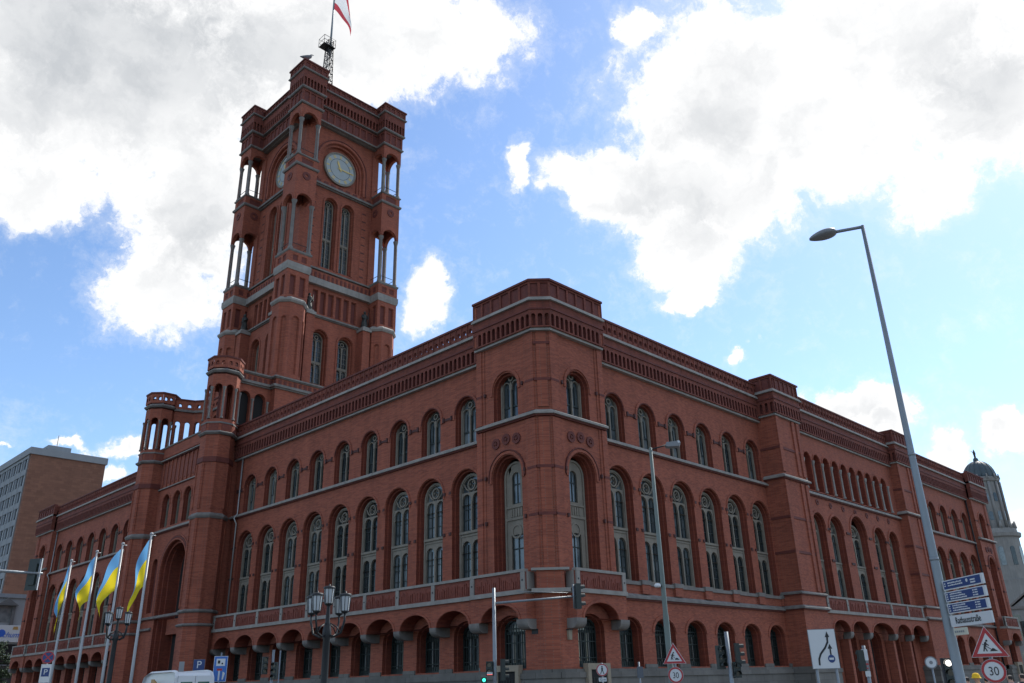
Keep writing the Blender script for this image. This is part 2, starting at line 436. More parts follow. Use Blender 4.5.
class MB:
    def __init__(self):
        self.v, self.f, self.mi, self.mats = [], [], [], []
        self.cur = 0
        self.sm = []
        self.smooth = False

    def use(self, m):
        if m not in self.mats:
            self.mats.append(m)
        self.cur = self.mats.index(m)
        return self

    def face(self, pts):
        i = len(self.v)
        self.v.extend(pts)
        self.f.append(tuple(range(i, i + len(pts))))
        self.mi.append(self.cur)
        self.sm.append(self.smooth)

    def grid(self, rows, closed=False):
        """rows of points, faces shared"""
        i0 = len(self.v)
        n = len(rows[0])
        for r in rows:
            self.v.extend(r)
        for j in range(len(rows) - 1):
            for k in range(n if closed else n - 1):
                k2 = (k + 1) % n
                self.f.append((i0 + j * n + k, i0 + j * n + k2, i0 + (j + 1) * n + k2, i0 + (j + 1) * n + k))
                self.mi.append(self.cur)
                self.sm.append(self.smooth)

    def box(self, fr, u0, u1, z0, z1, d0, d1):
        c = [fr(u, z, d) for u in (u0, u1) for z in (z0, z1) for d in (d0, d1)]
        for q in ((0, 1, 3, 2), (4, 6, 7, 5), (0, 4, 5, 1), (2, 3, 7, 6), (0, 2, 6, 4), (1, 5, 7, 3)):
            self.face([c[k] for k in q])

    def mbox(self, fr, u0, u1, z0, z1, d0, d1, e0=0.0, e1=0.0):
        """box whose ends are mitred: at depth d it runs from u0 - e0*d to u1 + e1*d"""
        c = [fr((u0 - e0 * d) if k == 0 else (u1 + e1 * d), z, d) for k in (0, 1) for z in (z0, z1) for d in (d0, d1)]
        for q in ((0, 1, 3, 2), (4, 6, 7, 5), (0, 4, 5, 1), (2, 3, 7, 6), (0, 2, 6, 4), (1, 5, 7, 3)):
            self.face([c[k] for k in q])

    def prism(self, fr, poly, d0, d1, cap=(True, True)):
        """polygon in (u,z) extruded from d0 to d1"""
        n = len(poly)
        if cap[1]:
            self.face([fr(u, z, d1) for u, z in poly])
        if cap[0]:
            self.face([fr(u, z, d0) for u, z in reversed(poly)])
        for i in range(n):
            a, b = poly[i], poly[(i + 1) % n]
            self.face([fr(*a, d0), fr(*b, d0), fr(*b, d1), fr(*a, d1)])

    def band(self, fr, u0, u1, z0, z1, d, ops, rev=None):
        """wall sheet at depth d with openings. op: dict(uc,hw,zb,zs,rise,orders=[(dhw,depth)],back=material,rev=material)"""
        base = self.cur
        ops = sorted(ops, key=lambda o: o['uc'])
        x = u0
        for o in ops:
            a, b = o['uc'] - o['hw'], o['uc'] + o['hw']
            if a > x + 1e-6:
                self.face([fr(x, z0, d), fr(a, z0, d), fr(a, z1, d), fr(x, z1, d)])
            ol = outline(o['uc'], o['hw'], o['zb'], o['zs'], o['rise'], o.get('n', 10))
            if o['zb'] > z0 + 1e-6:
                self.face([fr(a, z0, d), fr(b, z0, d), fr(b, o['zb'], d), fr(a, o['zb'], d)])
            top = ol[1:-1]
            for p, q in zip(top, top[1:]):
                self.face([fr(*p, d), fr(*q, d), fr(q[0], z1, d), fr(p[0], z1, d)])
            x = b
            # reveals
            cd, chw, zb, zs = d, o['hw'], o['zb'], o['zs']
            cur = ol
            if o.get('rev'):
                self.use(o['rev'])
            for (dhw, dep) in o['orders']:
                for p, q in zip(cur, cur[1:] + cur[:1]):
                    self.face([fr(*p, cd), fr(*q, cd), fr(*q, cd - dep), fr(*p, cd - dep)])
                cd -= dep
                if dhw > 0:
                    nhw = chw - dhw
                    nr = max(o['rise'] - dhw, 0.02) if o['rise'] > 0 else 0
                    nzs = zs if o['rise'] > 0 else zs - dhw
                    nx = outline(o['uc'], nhw, zb, nzs, nr, o.get('n', 10))
                    for (p, q), (p2, q2) in zip(zip(cur, cur[1:]), zip(nx, nx[1:])):
                        self.face([fr(*p, cd), fr(*q, cd), fr(*q2, cd), fr(*p2, cd)])
                    chw, cur = nhw, nx
            if o.get('back'):
                self.use(o['back'])
                self.face([fr(*p, cd) for p in cur])
            self.cur = base
        if u1 > x + 1e-6:
            self.face([fr(x, z0, d), fr(u1, z0, d), fr(u1, z1, d), fr(x, z1, d)])

    def arch_ring(self, fr, uc, hw, zb, zs, rise, w, d0, d1, n=12, bottom=False, jambs=True):
        """moulding following an arched opening, width w outside hw"""
        a = outline(uc, hw, zb, zs, rise, n)
        b = outline(uc, hw + w, zb, zs, rise + w, n)
        if not jambs:
            a, b = a[1:-1], b[1:-1]
        for i in range(len(a) - 1):
            p, q, p2, q2 = a[i], a[i + 1], b[i], b[i + 1]
            self.face([fr(*p, d1), fr(*q, d1), fr(*q2, d1), fr(*p2, d1)])
            self.face([fr(*p, d0), fr(*q, d0), fr(*q, d1), fr(*p, d1)])
            self.face([fr(*p2, d0), fr(*q2, d0), fr(*q2, d1), fr(*p2, d1)])
        for p, p2 in ((a[0], b[0]), (a[-1], b[-1])):
            self.face([fr(*p, d0), fr(*p2, d0), fr(*p2, d1), fr(*p, d1)])
        if bottom:
            self.box(fr, uc - hw, uc + hw, zb, zb + w, d0, d1)

    def ring(self, fr, uc, zc, r0, r1, d0, d1, n=16):
        pts = [(math.cos(2 * PI * i / n), math.sin(2 * PI * i / n)) for i in range(n + 1)]
        for (c, s), (c2, s2) in zip(pts, pts[1:]):
            a, b = (uc + r0 * c, zc + r0 * s), (uc + r0 * c2, zc + r0 * s2)
            a2, b2 = (uc + r1 * c, zc + r1 * s), (uc + r1 * c2, zc + r1 * s2)
            self.face([fr(*a, d1), fr(*b, d1), fr(*b2, d1), fr(*a2, d1)])
            if r0 > 0:
                self.face([fr(*a, d0), fr(*b, d0), fr(*b, d1), fr(*a, d1)])
            self.face([fr(*a2, d0), fr(*b2, d0), fr(*b2, d1), fr(*a2, d1)])

    def disc(self, fr, uc, zc, r, d0, d1, n=24):
        self.prism(fr, [(uc + r * math.cos(2 * PI * i / n), zc + r * math.sin(2 * PI * i / n)) for i in range(n)], d0, d1)

    def sweep(self, path, prof, closed=False, smooth=False):
        """profile [(offset outward, z)] along a plan path; outward is the right hand side of travel"""
        n = len(path)
        P = [Vector((p[0], p[1], 0)) for p in path]
        offs = []
        for i in range(n):
            def nrm(a, b):
                t = (b - a).normalized()
                return Vector((t.y, -t.x, 0))
            if closed:
                n1, n2 = nrm(P[i - 1], P[i]), nrm(P[i], P[(i + 1) % n])
            else:
                n1 = nrm(P[i - 1], P[i]) if i > 0 else nrm(P[i], P[i + 1])
                n2 = nrm(P[i], P[i + 1]) if i < n - 1 else n1
            m = n1 + n2
            offs.append(m / max(m.dot(n1), 0.2))
        rows = []
        for (d, z) in prof + prof[:1]:
            rows.append([(P[i].x + offs[i].x * d, P[i].y + offs[i].y * d, z) for i in range(n)])
        self.smooth, s = smooth, self.smooth
        self.grid(rows, closed)
        self.smooth = s
        if not closed:
            for k in (0, n - 1):
                self.face([(P[k].x + offs[k].x * d, P[k].y + offs[k].y * d, z) for d, z in prof])

    def lathe(self, c, prof, n=16, smooth=True):
        s, self.smooth = self.smooth, smooth
        rows = [[(c[0] + r * math.cos(2 * PI * i / n), c[1] + r * math.sin(2 * PI * i / n), c[2] + z) for i in range(n)] for r, z in prof]
        self.grid(rows, True)
        self.smooth = s

    def tube(self, pts, rad, n=8, cap=True, smooth=True):
        """tube along points; rad a number or a list"""
        P = [Vector(p) for p in pts]
        rows = []
        side = None
        for i, p in enumerate(P):
            t = (P[min(i + 1, len(P) - 1)] - P[max(i - 1, 0)]).normalized()
            if side is None:
                ref = Vector((0, 0, 1)) if abs(t.z) < 0.9 else Vector((1, 0, 0))
                side = t.cross(ref).normalized()
            side = (side - t * side.dot(t)).normalized()
            o = t.cross(side)
            r = rad[i] if isinstance(rad, (list, tuple)) else rad
            rows.append([tuple(p + (side * math.cos(2 * PI * k / n) + o * math.sin(2 * PI * k / n)) * r) for k in range(n)])
        s, self.smooth = self.smooth, smooth
        self.grid(rows, True)
        self.smooth = False
        if cap:
            self.face(rows[0][::-1])
            self.face(rows[-1])
        self.smooth = s

    def sphere(self, c, r, n=10, sz=1.0):
        self.lathe(c, [(max(r * math.sin(PI * i / n), 0.001), -r * sz * math.cos(PI * i / n)) for i in range(n + 1)], 12)

    def build(self, name, parent=None, loc=None, mats=None):
        me = bpy.data.meshes.new(name)
        me.from_pydata(self.v, [], self.f)
        for m in (self.mats or [BRICK]):
            me.materials.append(m)
        me.polygons.foreach_set('material_index', self.mi)
        me.polygons.foreach_set('use_smooth', self.sm)
        bm = bmesh.new()
        bm.from_mesh(me)
        bmesh.ops.remove_doubles(bm, verts=bm.verts, dist=0.0005)
        bmesh.ops.recalc_face_normals(bm, faces=bm.faces)
        bm.to_mesh(me)
        bm.free()
        me.update()
        o = bpy.data.objects.new(name, me)
        COL.objects.link(o)
        if parent:
            o.parent = parent
        if loc:
            o.location = loc
        return o


def thing(name, label, cat, loc=(0, 0, 0), rotz=0.0, group=None):
    o = bpy.data.objects.new(name, None)
    o.empty_display_size = 0.3
    COL.objects.link(o)
    o.location = loc
    o.rotation_euler = (0, 0, rotz)
    return tag(o, label, cat, group)


def tag(o, label, cat, group=None):
    o['label'] = label
    o['category'] = cat
    if group:
        o['group'] = group
    return o


def copy_of(o, parent=None):
    c = o.copy()
    COL.objects.link(c)
    if parent:
        c.parent = parent
    for ch in o.children:
        copy_of(ch, c)
    return c


ID = Fr((0, 0, 0), (1, 0), (0, -1))          # local frame: u = x, outward = -y


def text(body, size, m, parent, loc, rot, name='lettering', align='LEFT', ext=0.004, shear=0.0, sx=1.0):
    c = bpy.data.curves.new(name, 'FONT')
    c.body = body
    c.size = size
    c.extrude = ext
    c.align_x = align
    c.align_y = 'CENTER'
    c.shear = shear
    c.materials.append(m)
    tmp = bpy.data.objects.new(name, c)
    me = bpy.data.meshes.new_from_object(tmp)
    bpy.data.objects.remove(tmp)
    me.name = name
    o = bpy.data.objects.new(name, me)
    COL.objects.link(o)
    o.parent = parent
    o.location = loc
    o.rotation_euler = rot
    o.scale = (sx, 1, 1)
    return o


FRONT = (PI / 2, 0, 0)                        # text standing upright and read from -y


# ------------------------------------------------------------------ setting
def sheet(name, x0, x1, y0, y1, z, m):
    b = MB().use(m)
    b.face([(x0, y0, z), (x1, y0, z), (x1, y1, z), (x0, y1, z)])
    o = b.build(name)
    o['kind'] = 'structure'
    return o


sheet('ground', -3000, 3000, -3000, 3000, -0.13, EARTH)
sheet('road', -24.2, -9.2, -400, 400, -0.12, ASPHALT)
sheet('cross_road', -400, 400, -24.2, -9.2, -0.116, ASPHALT)
pv = MB().use(PAVE)
pv.box(ID, -9.2, 400, -0.3, 0.0, -400, 9.2)
pv.box(ID, -60, -24.2, -0.3, -0.002, 24.2, 90)
pv.box(ID, -60, -24.2, -0.3, -0.001, -400, 9.2)
pv.box(ID, -24.2, 400, -0.3, -0.003, 24.2, 90)
o = pv.build('pavement')
o['kind'] = 'structure'
mk = MB().use(WHITE)
for k in range(-8, 9):
    if -26 < k * 12 < -7:
        continue
    mk.face([(-16.8, k * 12, -0.112), (-16.65, k * 12, -0.112), (-16.65, k * 12 + 6, -0.112), (-16.8, k * 12 + 6, -0.112)])
    mk.face([(k * 12, -16.8, -0.108), (k * 12 + 6, -16.8, -0.108), (k * 12 + 6, -16.65, -0.108), (k * 12, -16.65, -0.108)])
o = mk.build('road_markings')
o['kind'] = 'structure'

# ------------------------------------------------------------------ the town hall
hall = thing('town_hall', 'long red brick town hall with round arched windows, stone ledges and a square clock tower', 'town hall')
S = 3.711
W0 = 7.25
YL = 94.5                                    # length of the tower front
XR = 84.9                                    # length of the side front
ZG, ZC, ZB = 16.5, 22.1, 6.7
FL = Fr((0, 0), (0, 1), (-1, 0))              # tower front, u = y
FR = Fr((0, 0), (1, 0), (0, -1))              # side front, u = x
left_c = [W0 + S * k for k in range(9)]
left_f = [YL - W0 - S * k for k in range(9)]
right_c = [W0 + S * k for k in range(6)]
right_f = [XR - W0 - S * k for k in range(6)]

wall = MB().use(BRICK)
stone = MB().use(STONE)
plinth = MB().use(PLINTH)
orn = MB().use(IMPOST)
par = MB().use(BRICK)
balc = MB().use(RELIEF)

win_slots, up_slots, gr_slots, tall_slots = [], [], [], []


def cornice(fr, u0, u1, zc, e0=0.0, e1=0.0, mode='pierced', s=1.0, base=0.0, cap=False, solid=-0.5):
    """corbel table, stone ledges and parapet on a wall face"""
    b = base
    f = lambda d: (u0 - e0 * d, u1 + e1 * d)
    stone.use(STONE_L)
    stone.mbox(fr, u0, u1, zc, zc + 0.16, -0.1, 0.30 + b, e0, e1)
    d = 0.42 + b
    a, c = f(d)
    z1, z2 = zc + 0.16, zc + 2.02
    n = max(1, int(round((c - a) / 0.46)))
    st = (c - a) / n
    par.use(SOOTY)
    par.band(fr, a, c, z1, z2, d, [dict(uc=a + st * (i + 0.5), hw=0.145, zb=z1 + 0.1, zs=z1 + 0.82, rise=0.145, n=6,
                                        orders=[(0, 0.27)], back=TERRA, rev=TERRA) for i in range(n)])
    par.face([fr(a, z1, 0), fr(c, z1, 0), fr(c, z1, d), fr(a, z1, d)])
    # small moulded band with dentils
    orn.use(TERRA)
    orn.mbox(fr, u0, u1, z2 - 0.62, z2 - 0.5, d - 0.05, d + 0.07, e0, e1)
    stone.mbox(fr, u0, u1, z2, z2 + 0.11, -0.1, 0.60 + b, e0, e1)
    stone.mbox(fr, u0, u1, z2 + 0.11, z2 + 0.24, -0.1, 0.52 + b, e0, e1)
    z3, z4 = z2 + 0.24, z2 + 1.27
    if mode == 'pierced':
        n = max(1, int(round((c - a) / 0.62)))
        st = (c - a) / n
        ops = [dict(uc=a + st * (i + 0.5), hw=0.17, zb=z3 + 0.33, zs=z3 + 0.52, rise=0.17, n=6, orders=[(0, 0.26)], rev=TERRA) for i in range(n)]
        par.band(fr, a, c, z3, z4, d, ops)
        par.band(fr, a, c, z3, z4, d - 0.26, [dict(o_, orders=[]) for o_ in ops])
        orn.use(SOOTY)
        for o_ in ops:
            orn.box(fr, o_['uc'] + st / 2 - 0.05, o_['uc'] + st / 2 + 0.05, z3, z4, d - 0.02, d + 0.05)
    else:
        n = max(1, int(round((c - a) / 0.86)))
        st = (c - a) / n
        par.band(fr, a, c, z3, z4 + 0.15, d, [dict(uc=a + st * (i + 0.5), hw=st / 2 - 0.09, zb=z3 + 0.12, zs=z4 + 0.02, rise=0,
                                                 orders=[(0.06, 0.08)], back=TERRA, rev=TERRA) for i in range(n)])
        z4 += 0.15
        par.face([fr(a, z3, d - 0.26), fr(c, z3, d - 0.26), fr(c, z4, d - 0.26), fr(a, z4, d - 0.26)])
    for uu, e_ in ((a, e0), (c, e1)):
        if e_ == 1 and not cap:
            continue
        par.face([fr(uu, z1, solid), fr(uu, z4, solid), fr(uu, z4, d), fr(uu, z1, d)])
    orn.use(TERRA)
    orn.mbox(fr, u0, u1, z4, z4 + 0.15, 0.05 + b, 0.52 + b, e0, e1)
    return z4 + 0.15


def ledge(fr, u0, u1, z, h=0.5, d=0.3, e0=0.0, e1=0.0, m=None):
    """sloped stone string course"""
    stone.use(m or STONE)
    for k, (za, zb_, da) in enumerate(((z, z + h * 0.25, d * 0.55), (z + h * 0.25, z + h * 0.6, d))):
        stone.use(TERRA if k == 0 else (m or STONE))  # lower step coloured dark: shade under the ledge put into the colour
        stone.mbox(fr, u0, u1, za, zb_, -0.1, da, e0, e1)
    a0, a1 = u0 - e0 * d, u1 + e1 * d
    b0, b1 = u0 - e0 * 0.04, u1 + e1 * 0.04
    za, zb_ = z + h * 0.6, z + h
    stone.face([fr(a0, za, d), fr(a1, za, d), fr(b1, zb_, 0.04), fr(b0, zb_, 0.04)])
    stone.face([fr(a0, za, d), fr(b0, zb_, 0.04), fr(b0, za, 0.0)])
    stone.face([fr(a1, za, d), fr(b1, zb_, 0.04), fr(b1, za, 0.0)])


def wing(fr, u0, u1, centers, balcony):
    """one wing between two projecting blocks"""
    d = 0.0
    # upper storey
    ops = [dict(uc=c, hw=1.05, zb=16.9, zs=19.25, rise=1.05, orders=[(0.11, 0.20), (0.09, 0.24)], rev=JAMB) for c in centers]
    wall.use(BRICK)
    wall.band(fr, u0, u1, ZG + 0.3, ZC + 0.05, d, ops)
    for c in centers:
        wall.use(BRICK)
        wall.arch_ring(fr, c, 1.12, 18.9, 19.25, 1.12, 0.17, -0.02, 0.07)
        wall.use(TERRA)
        wall.arch_ring(fr, c, 1.05, 17.6, 19.25, 1.05, 0.06, -0.02, 0.045, jambs=False)
        up_slots.append((fr, c, 16.92, -0.42, 1.06))
    # main storey
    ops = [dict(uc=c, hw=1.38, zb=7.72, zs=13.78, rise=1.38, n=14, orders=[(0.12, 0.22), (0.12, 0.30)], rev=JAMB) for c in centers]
    wall.use(BRICK)
    wall.band(fr, u0, u1, ZB, ZG + 0.02, d, ops)
    for c in centers:
        wall.use(BRICK)
        wall.arch_ring(fr, c, 1.43, 13.5, 13.78, 1.43, 0.13, -0.02, 0.06)
        win_slots.append((fr, c, 7.70, -0.5))
    # moulded imposts on the piers
    piers = [centers[0] - S / 2] + [c + S / 2 for c in centers]
    orn.use(IMPOST)
    for i, p in enumerate(piers):
        if p < u0 or p > u1:
            continue
        for zz in (10.98, 13.72):
            orn.box(fr, p - 0.42, p - 0.2, zz, zz + 0.2, -0.05, 0.075)
            orn.box(fr, p + 0.2, p + 0.42, zz, zz + 0.2, -0.05, 0.075)
        orn.box(fr, p - 0.62, p + 0.62, 19.0, 19.17, -0.05, 0.06)
        orn.box(fr, p - 0.5, p - 0.34, 18.92, 19.25, -0.05, 0.12)
        orn.box(fr, p + 0.34, p + 0.5, 18.92, 19.25, -0.05, 0.12)
    ledge(fr, u0, u1, ZG, 0.40, 0.28)
    # ground storey
    wall.use(BRICK)
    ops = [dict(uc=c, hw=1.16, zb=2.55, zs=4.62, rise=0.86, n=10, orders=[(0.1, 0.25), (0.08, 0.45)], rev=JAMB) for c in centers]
    wall.band(fr, u0, u1, 2.45, ZB, d, ops)
    for c in centers:
        gr_slots.append((fr, c, 2.55, -0.68))
    if not balcony:
        for c in centers:
            wall.arch_ring(fr, c, 1.2, 4.4, 4.62, 0.9, 0.2, -0.02, 0.06, jambs=False)
        ledge(fr, u0, u1, 6.5, 0.42, 0.28, m=STONE_D)
        # sill course, breaking forward over each pier
        stone.use(STONE_D)
        stone.box(fr, u0, u1, 7.48, 7.70, -0.08, 0.12)
        for p in piers:
            a, b_ = max(p - 0.5, u0), min(p + 0.5, u1)
            if b_ > a:
                stone.box(fr, a, b_, 7.52, 7.80, -0.05, 0.24)
                wall.use(BRICK)
                wall.box(fr, a + 0.05, b_ - 0.05, 6.95, 7.52, -0.05, 0.19)
    plinth.use(PLINTH)
    plinth.box(fr, u0, u1, 0.0, 2.0, -0.3, 0.22)
    plinth.box(fr, u0, u1, 2.0, 2.3, -0.3, 0.30)
    plinth.box(fr, u0, u1, 2.3, 2.46, -0.3, 0.16)
    for p in piers:
        a, b_ = max(p - 0.62, u0), min(p + 0.62, u1)
        if b_ > a:
            plinth.box(fr, a, b_, 2.46, 2.72, -0.1, 0.10)
    if balcony:
        arcade(fr, u0, u1, centers, 1.15, piers)


def console(mb, fr, uc, w, z0, z1, dep):
    """rounded stone console"""
    mb.use(STONE_D)
    pts = []
    for i in range(7):
        a = PI / 2 * i / 6
        pts.append((dep * (0.45 + 0.55 * math.sin(a)), z0 + (z1 - z0) * 0.75 * (1 - math.cos(a))))
    prof = [(0, z0)] + pts + [(dep, z1), (0, z1)]
    for s in (-1, 1):
        mb.face([fr(uc + s * w / 2, z, d) for d, z in prof])
    for p, q in zip(prof, prof[1:]):
        mb.face([fr(uc - w / 2, p[1], p[0]), fr(uc + w / 2, p[1], p[0]), fr(uc + w / 2, q[1], q[0]), fr(uc - w / 2, q[1], q[0])])


def arcade(fr, u0, u1, centers, dep, piers, hws=None, post_u=None, wcon=0.62, e0=0.0, e1=0.0):
    """balcony on arches between consoles"""
    hws = hws or [1.5] * len(centers)
    balc.use(BRICK)
    ops = []
    for c, h in zip(centers, hws):
        ops.append(dict(uc=c, hw=h, zb=5.15, zs=5.15, rise=min(0.88, h * 0.66), n=12, orders=[(0.0, dep - 0.05)], rev=JAMB))
    a, b_ = u0 - e0 * dep, u1 + e1 * dep
    balc.band(fr, a, b_, 5.15, 6.52, dep, ops)
    for c, h in zip(centers, hws):
        balc.arch_ring(fr, c, h + 0.02, 5.15, 5.15, min(0.88, h * 0.66) + 0.02, 0.15, dep - 0.02, dep + 0.05, jambs=False)
    for uu in (a, b_):
        balc.face([fr(uu, 5.15, 0), fr(uu, 6.52, 0), fr(uu, 6.52, dep), fr(uu, 5.15, dep)])
    for p in piers:
        console(balc, fr, p, wcon, 4.6, 5.15, dep + 0.04)
    balc.use(STONE)
    balc.box(fr, u0 - e0 * (dep + .16), u1 + e1 * (dep + .16), 6.52, 6.76, 0.0, dep + 0.16)
    balc.box(fr, u0 - e0 * (dep + .06), u1 + e1 * (dep + .06), 7.74, 7.9, dep - 0.24, dep + 0.08)
    balc.use(RELIEF)
    balc.box(fr, a, b_, 6.76, 7.74, dep - 0.14, dep - 0.02)
    # carved relief on the panels
    rnd = random.Random(int(u0 * 10) + 5)
    for i in range(int((b_ - a) / 0.17)):
        uu = a + 0.1 + 0.17 * i
        h = rnd.uniform(0.35, 0.72)
        balc.box(fr, uu, uu + rnd.uniform(0.06, 0.12), 6.86, 6.86 + h, dep - 0.03, dep + rnd.uniform(0.0, 0.05))
    balc.use(STONE)
    for p in (post_u if post_u is not None else piers):
        balc.box(fr, p - 0.16, p + 0.16, 6.76, 7.74, dep - 0.2, dep + 0.07)
        balc.use(IRON)
        balc.ring(fr, p, 7.28, 0.0, 0.06, dep + 0.06, dep + 0.085, 8)
        balc.use(STONE)


def strip(fr, a, b_, z0, z1, d0, d1):
    wall.use(BRICK)
    wall.box(fr, a, b_, z0, z1, d0, d1)


def corner_face(fr, L, near0, e0, e1, balcony=True):
    """one face of a projecting corner block, u from 0 (corner side) to L"""
    c = L / 2
    wall.use(BRICK)
    wall.band(fr, 0, L, 17.35, 22.8, 0, [dict(uc=c, hw=1.1, zb=17.42, zs=19.6, rise=1.05, orders=[(0.13, 0.22), (0.12, 0.3)], rev=JAMB)])
    wall.arch_ring(fr, c, 1.16, 19.3, 19.6, 1.16, 0.2, -0.02, 0.08)
    up_slots.append((fr, c, 17.42, -0.5, 1.06, 1.04))
    wall.use(BRICK)
    wall.band(fr, 0, L, ZB, 17.15, 0, [dict(uc=c, hw=1.28, zb=7.72, zs=13.85, rise=1.28, n=14, orders=[(0.12, 0.25), (0.12, 0.25), (0.1, 0.3)], rev=JAMB)])
    wall.arch_ring(fr, c, 1.34, 13.5, 13.85, 1.34, 0.18, -0.02, 0.08)
    wall.use(TERRA)
    wall.arch_ring(fr, c, 1.56, 13.6, 13.85, 1.56, 0.06, -0.02, 0.11)
    tall_slots.append((fr, c, 7.7, -0.78))
    ledge(fr, 0, L, 17.08, 0.42, 0.32, e0, e1)
    # rosettes above the main arch
    for k in (-1, 0, 1):
        wall.use(TERRA)
        wall.ring(fr, c + k * 0.92, 16.15 - (0.12 if k else 0), 0.17, 0.36, -0.02, 0.08, 12)
        wall.ring(fr, c + k * 0.92, 16.15 - (0.12 if k else 0), 0.0, 0.1, -0.02, 0.1, 8)
    # lesene strips
    for a, b_, dd in ((0.0, 0.75, 0.1), (L - 0.5, L, 0.12), (0.75, 0.95, 0.05), (L - 0.72, L - 0.5, 0.05)):
        strip(fr, a, b_, 7.9, 17.02, -0.02, dd)
        strip(fr, a, b_, 17.5, 22.77 if near0 else 22.15, -0.02, dd)
    orn.use(IMPOST)
    for zz in (10.95, 13.8, 19.4):
        for uu in (0.95, L - 0.85):
            orn.box(fr, uu, uu + 0.14, zz, zz + 0.22, -0.05, 0.15)
        orn.use(TERRA)
        orn.box(fr, 0.0, 0.76, zz + 0.02, zz + 0.18, -0.05, 0.115)
        orn.box(fr, L - 0.5, L, zz + 0.02, zz + 0.18, -0.05, 0.135)
        orn.use(IMPOST)
    wall.use(BRICK)
    wall.band(fr, 0, L, 2.45, ZB, 0, [dict(uc=c, hw=1.2, zb=2.55, zs=4.62, rise=0.86, orders=[(0.1, 0.25), (0.08, 0.3)], rev=JAMB)])
    gr_slots.append((fr, c, 2.55, -0.54))
    plinth.use(PLINTH)
    for z0, z1, dd in ((0, 0.75, .24), (0.765, 1.45, .24), (1.465, 2.0, .24), (2.0, 2.3, .32), (2.3, 2.46, .18)):
        plinth.mbox(fr, 0, L, z0, z1, -0.3, dd, e0, e1)
    # stone framed basement doorway
    plinth.use(BEIGE)
    plinth.box(fr, c - 1.0, c - 0.72, 0.0, 2.42, 0.1, 0.46)
    plinth.box(fr, c + 0.72, c + 1.0, 0.0, 2.42, 0.1, 0.46)
    plinth.box(fr, c - 1.0, c + 1.0, 2.42, 2.75, 0.1, 0.46)
    plinth.use(DARK)
    plinth.box(fr, c - 0.72, c + 0.72, 0.0, 2.415, 0.1, 0.36)
    plinth.use(BARS)
    for k in range(7):
        plinth.box(fr, c - 0.66 + k * 0.22, c - 0.63 + k * 0.22, 0.0, 2.0, 0.36, 0.39)
    if balcony:
        arcade(fr, 0.62, L, [c + 0.15], 0.72, [0.95, L - 0.3], hws=[1.55], post_u=[0.8, L - 0.16], wcon=0.85)
        balc.use(STONE)
        balc.box(fr, 0.5, 1.0, 6.76, 7.74, 0.1, 0.62)
    cornice(fr, 0, L, 22.78 if near0 else ZC + 0.1, e0, e1, mode='panel', cap=True)


# near corner block
CH = 0.7
nl = Fr((-0.6, 0.1), (0, 1), (-1, 0))
nr = Fr((0.1, -0.6), (1, 0), (0, -1))
corner_face(nl, 5.25, True, 0.414, 0.0)
corner_face(nr, 5.25, True, 0.414, 0.0)
nc = Fr((-0.6, 0.1), (1, -1), (-1, -1))
CL = CH * math.sqrt(2)
wall.use(BRICK)
wall.band(nc, 0, CL, 2.45, 22.8, 0, [])
strip(nc, 0.16, CL - 0.16, 7.9, 17.02, -0.02, 0.09)
strip(nc, 0.16, CL - 0.16, 17.68, 22.77, -0.02, 0.09)
orn.use(TERRA)
for zz in (10.97, 13.82, 19.42, 21.9):
    orn.box(nc, -0.03, CL + 0.03, zz, zz + 0.18, -0.05, 0.1)
ledge(nc, 0, CL, 17.08, 0.42, 0.32, 0.414, 0.414)
cornice(nc, 0, CL, 22.78, 0.414, 0.414, mode='panel')
plinth.use(PLINTH)
for z0, z1, dd in ((0, 0.75, .24), (0.765, 1.45, .24), (1.465, 2.0, .24), (2.0, 2.3, .32), (2.3, 2.46, .18)):
    plinth.mbox(nc, 0, CL, z0, z1, -0.3, dd, .414, .414)
stone.use(STONE)
stone.box(nc, -0.62, CL + 0.62, 6.53, 6.75, -0.1, 0.52)
stone.box(nc, -0.6, CL + 0.6, 7.75, 7.89, -0.1, 0.44)
wall.use(BRICK)
wall.box(nc, -0.3, CL + 0.3, 6.75, 7.75, -0.1, 0.3)
# far corner blocks of both fronts
fl = Fr((-0.6, YL + 0.6), (0, -1), (-1, 0))
corner_face(fl, 5.95, False, 1.0, 0.0)
frr = Fr((XR + 0.6, -0.6), (-1, 0), (0, -1))
corner_face(frr, 5.95, False, 1.0, 0.0)
# returns of the corner blocks and the far end walls
for fr_ in (Fr((0, 5.35), (-1, 0), (0, 1)), Fr((0, YL - 5.35), (-1, 0), (0, -1)), Fr((5.35, 0), (0, -1), (1, 0)), Fr((XR - 5.35, 0), (0, -1), (-1, 0))):
    wall.use(BRICK)
    wall.band(fr_, 0, 0.6, 2.0, 25.0, 0, [])
    par.use(BRICK)
    par.box(fr_, -0.38, 0.97, 22.95, 26.2 if (fr_.o.x < 6 and fr_.o.y < 6) else 25.5, -0.3, -0.012)
wall.use(BRICK)
wall.face([(XR + .6, -.6, 0), (XR + .6, YL + .6, 0), (XR + .6, YL + .6, 26), (XR + .6, -.6, 26)])
wall.face([(-.6, YL + .6, 0), (XR + .6, YL + .6, 0), (XR + .6, YL + .6, 26), (-.6, YL + .6, 26)])

# wings
wing(FL, 5.35, 39.98, left_c, True)
cornice(FL, 5.35, 39.98, ZC)
wing(FL, YL - 39.98, YL - 5.35, left_f, True)
cornice(FL, YL - 39.98, YL - 5.35, ZC)
wing(FR, 5.35, 27.4, right_c, False)
cornice(FR, 5.35, 27.4, ZC)
wing(FR, XR - 27.4, XR - 5.35, right_f, False)
cornice(FR, XR - 27.4, XR - 5.35, ZC)

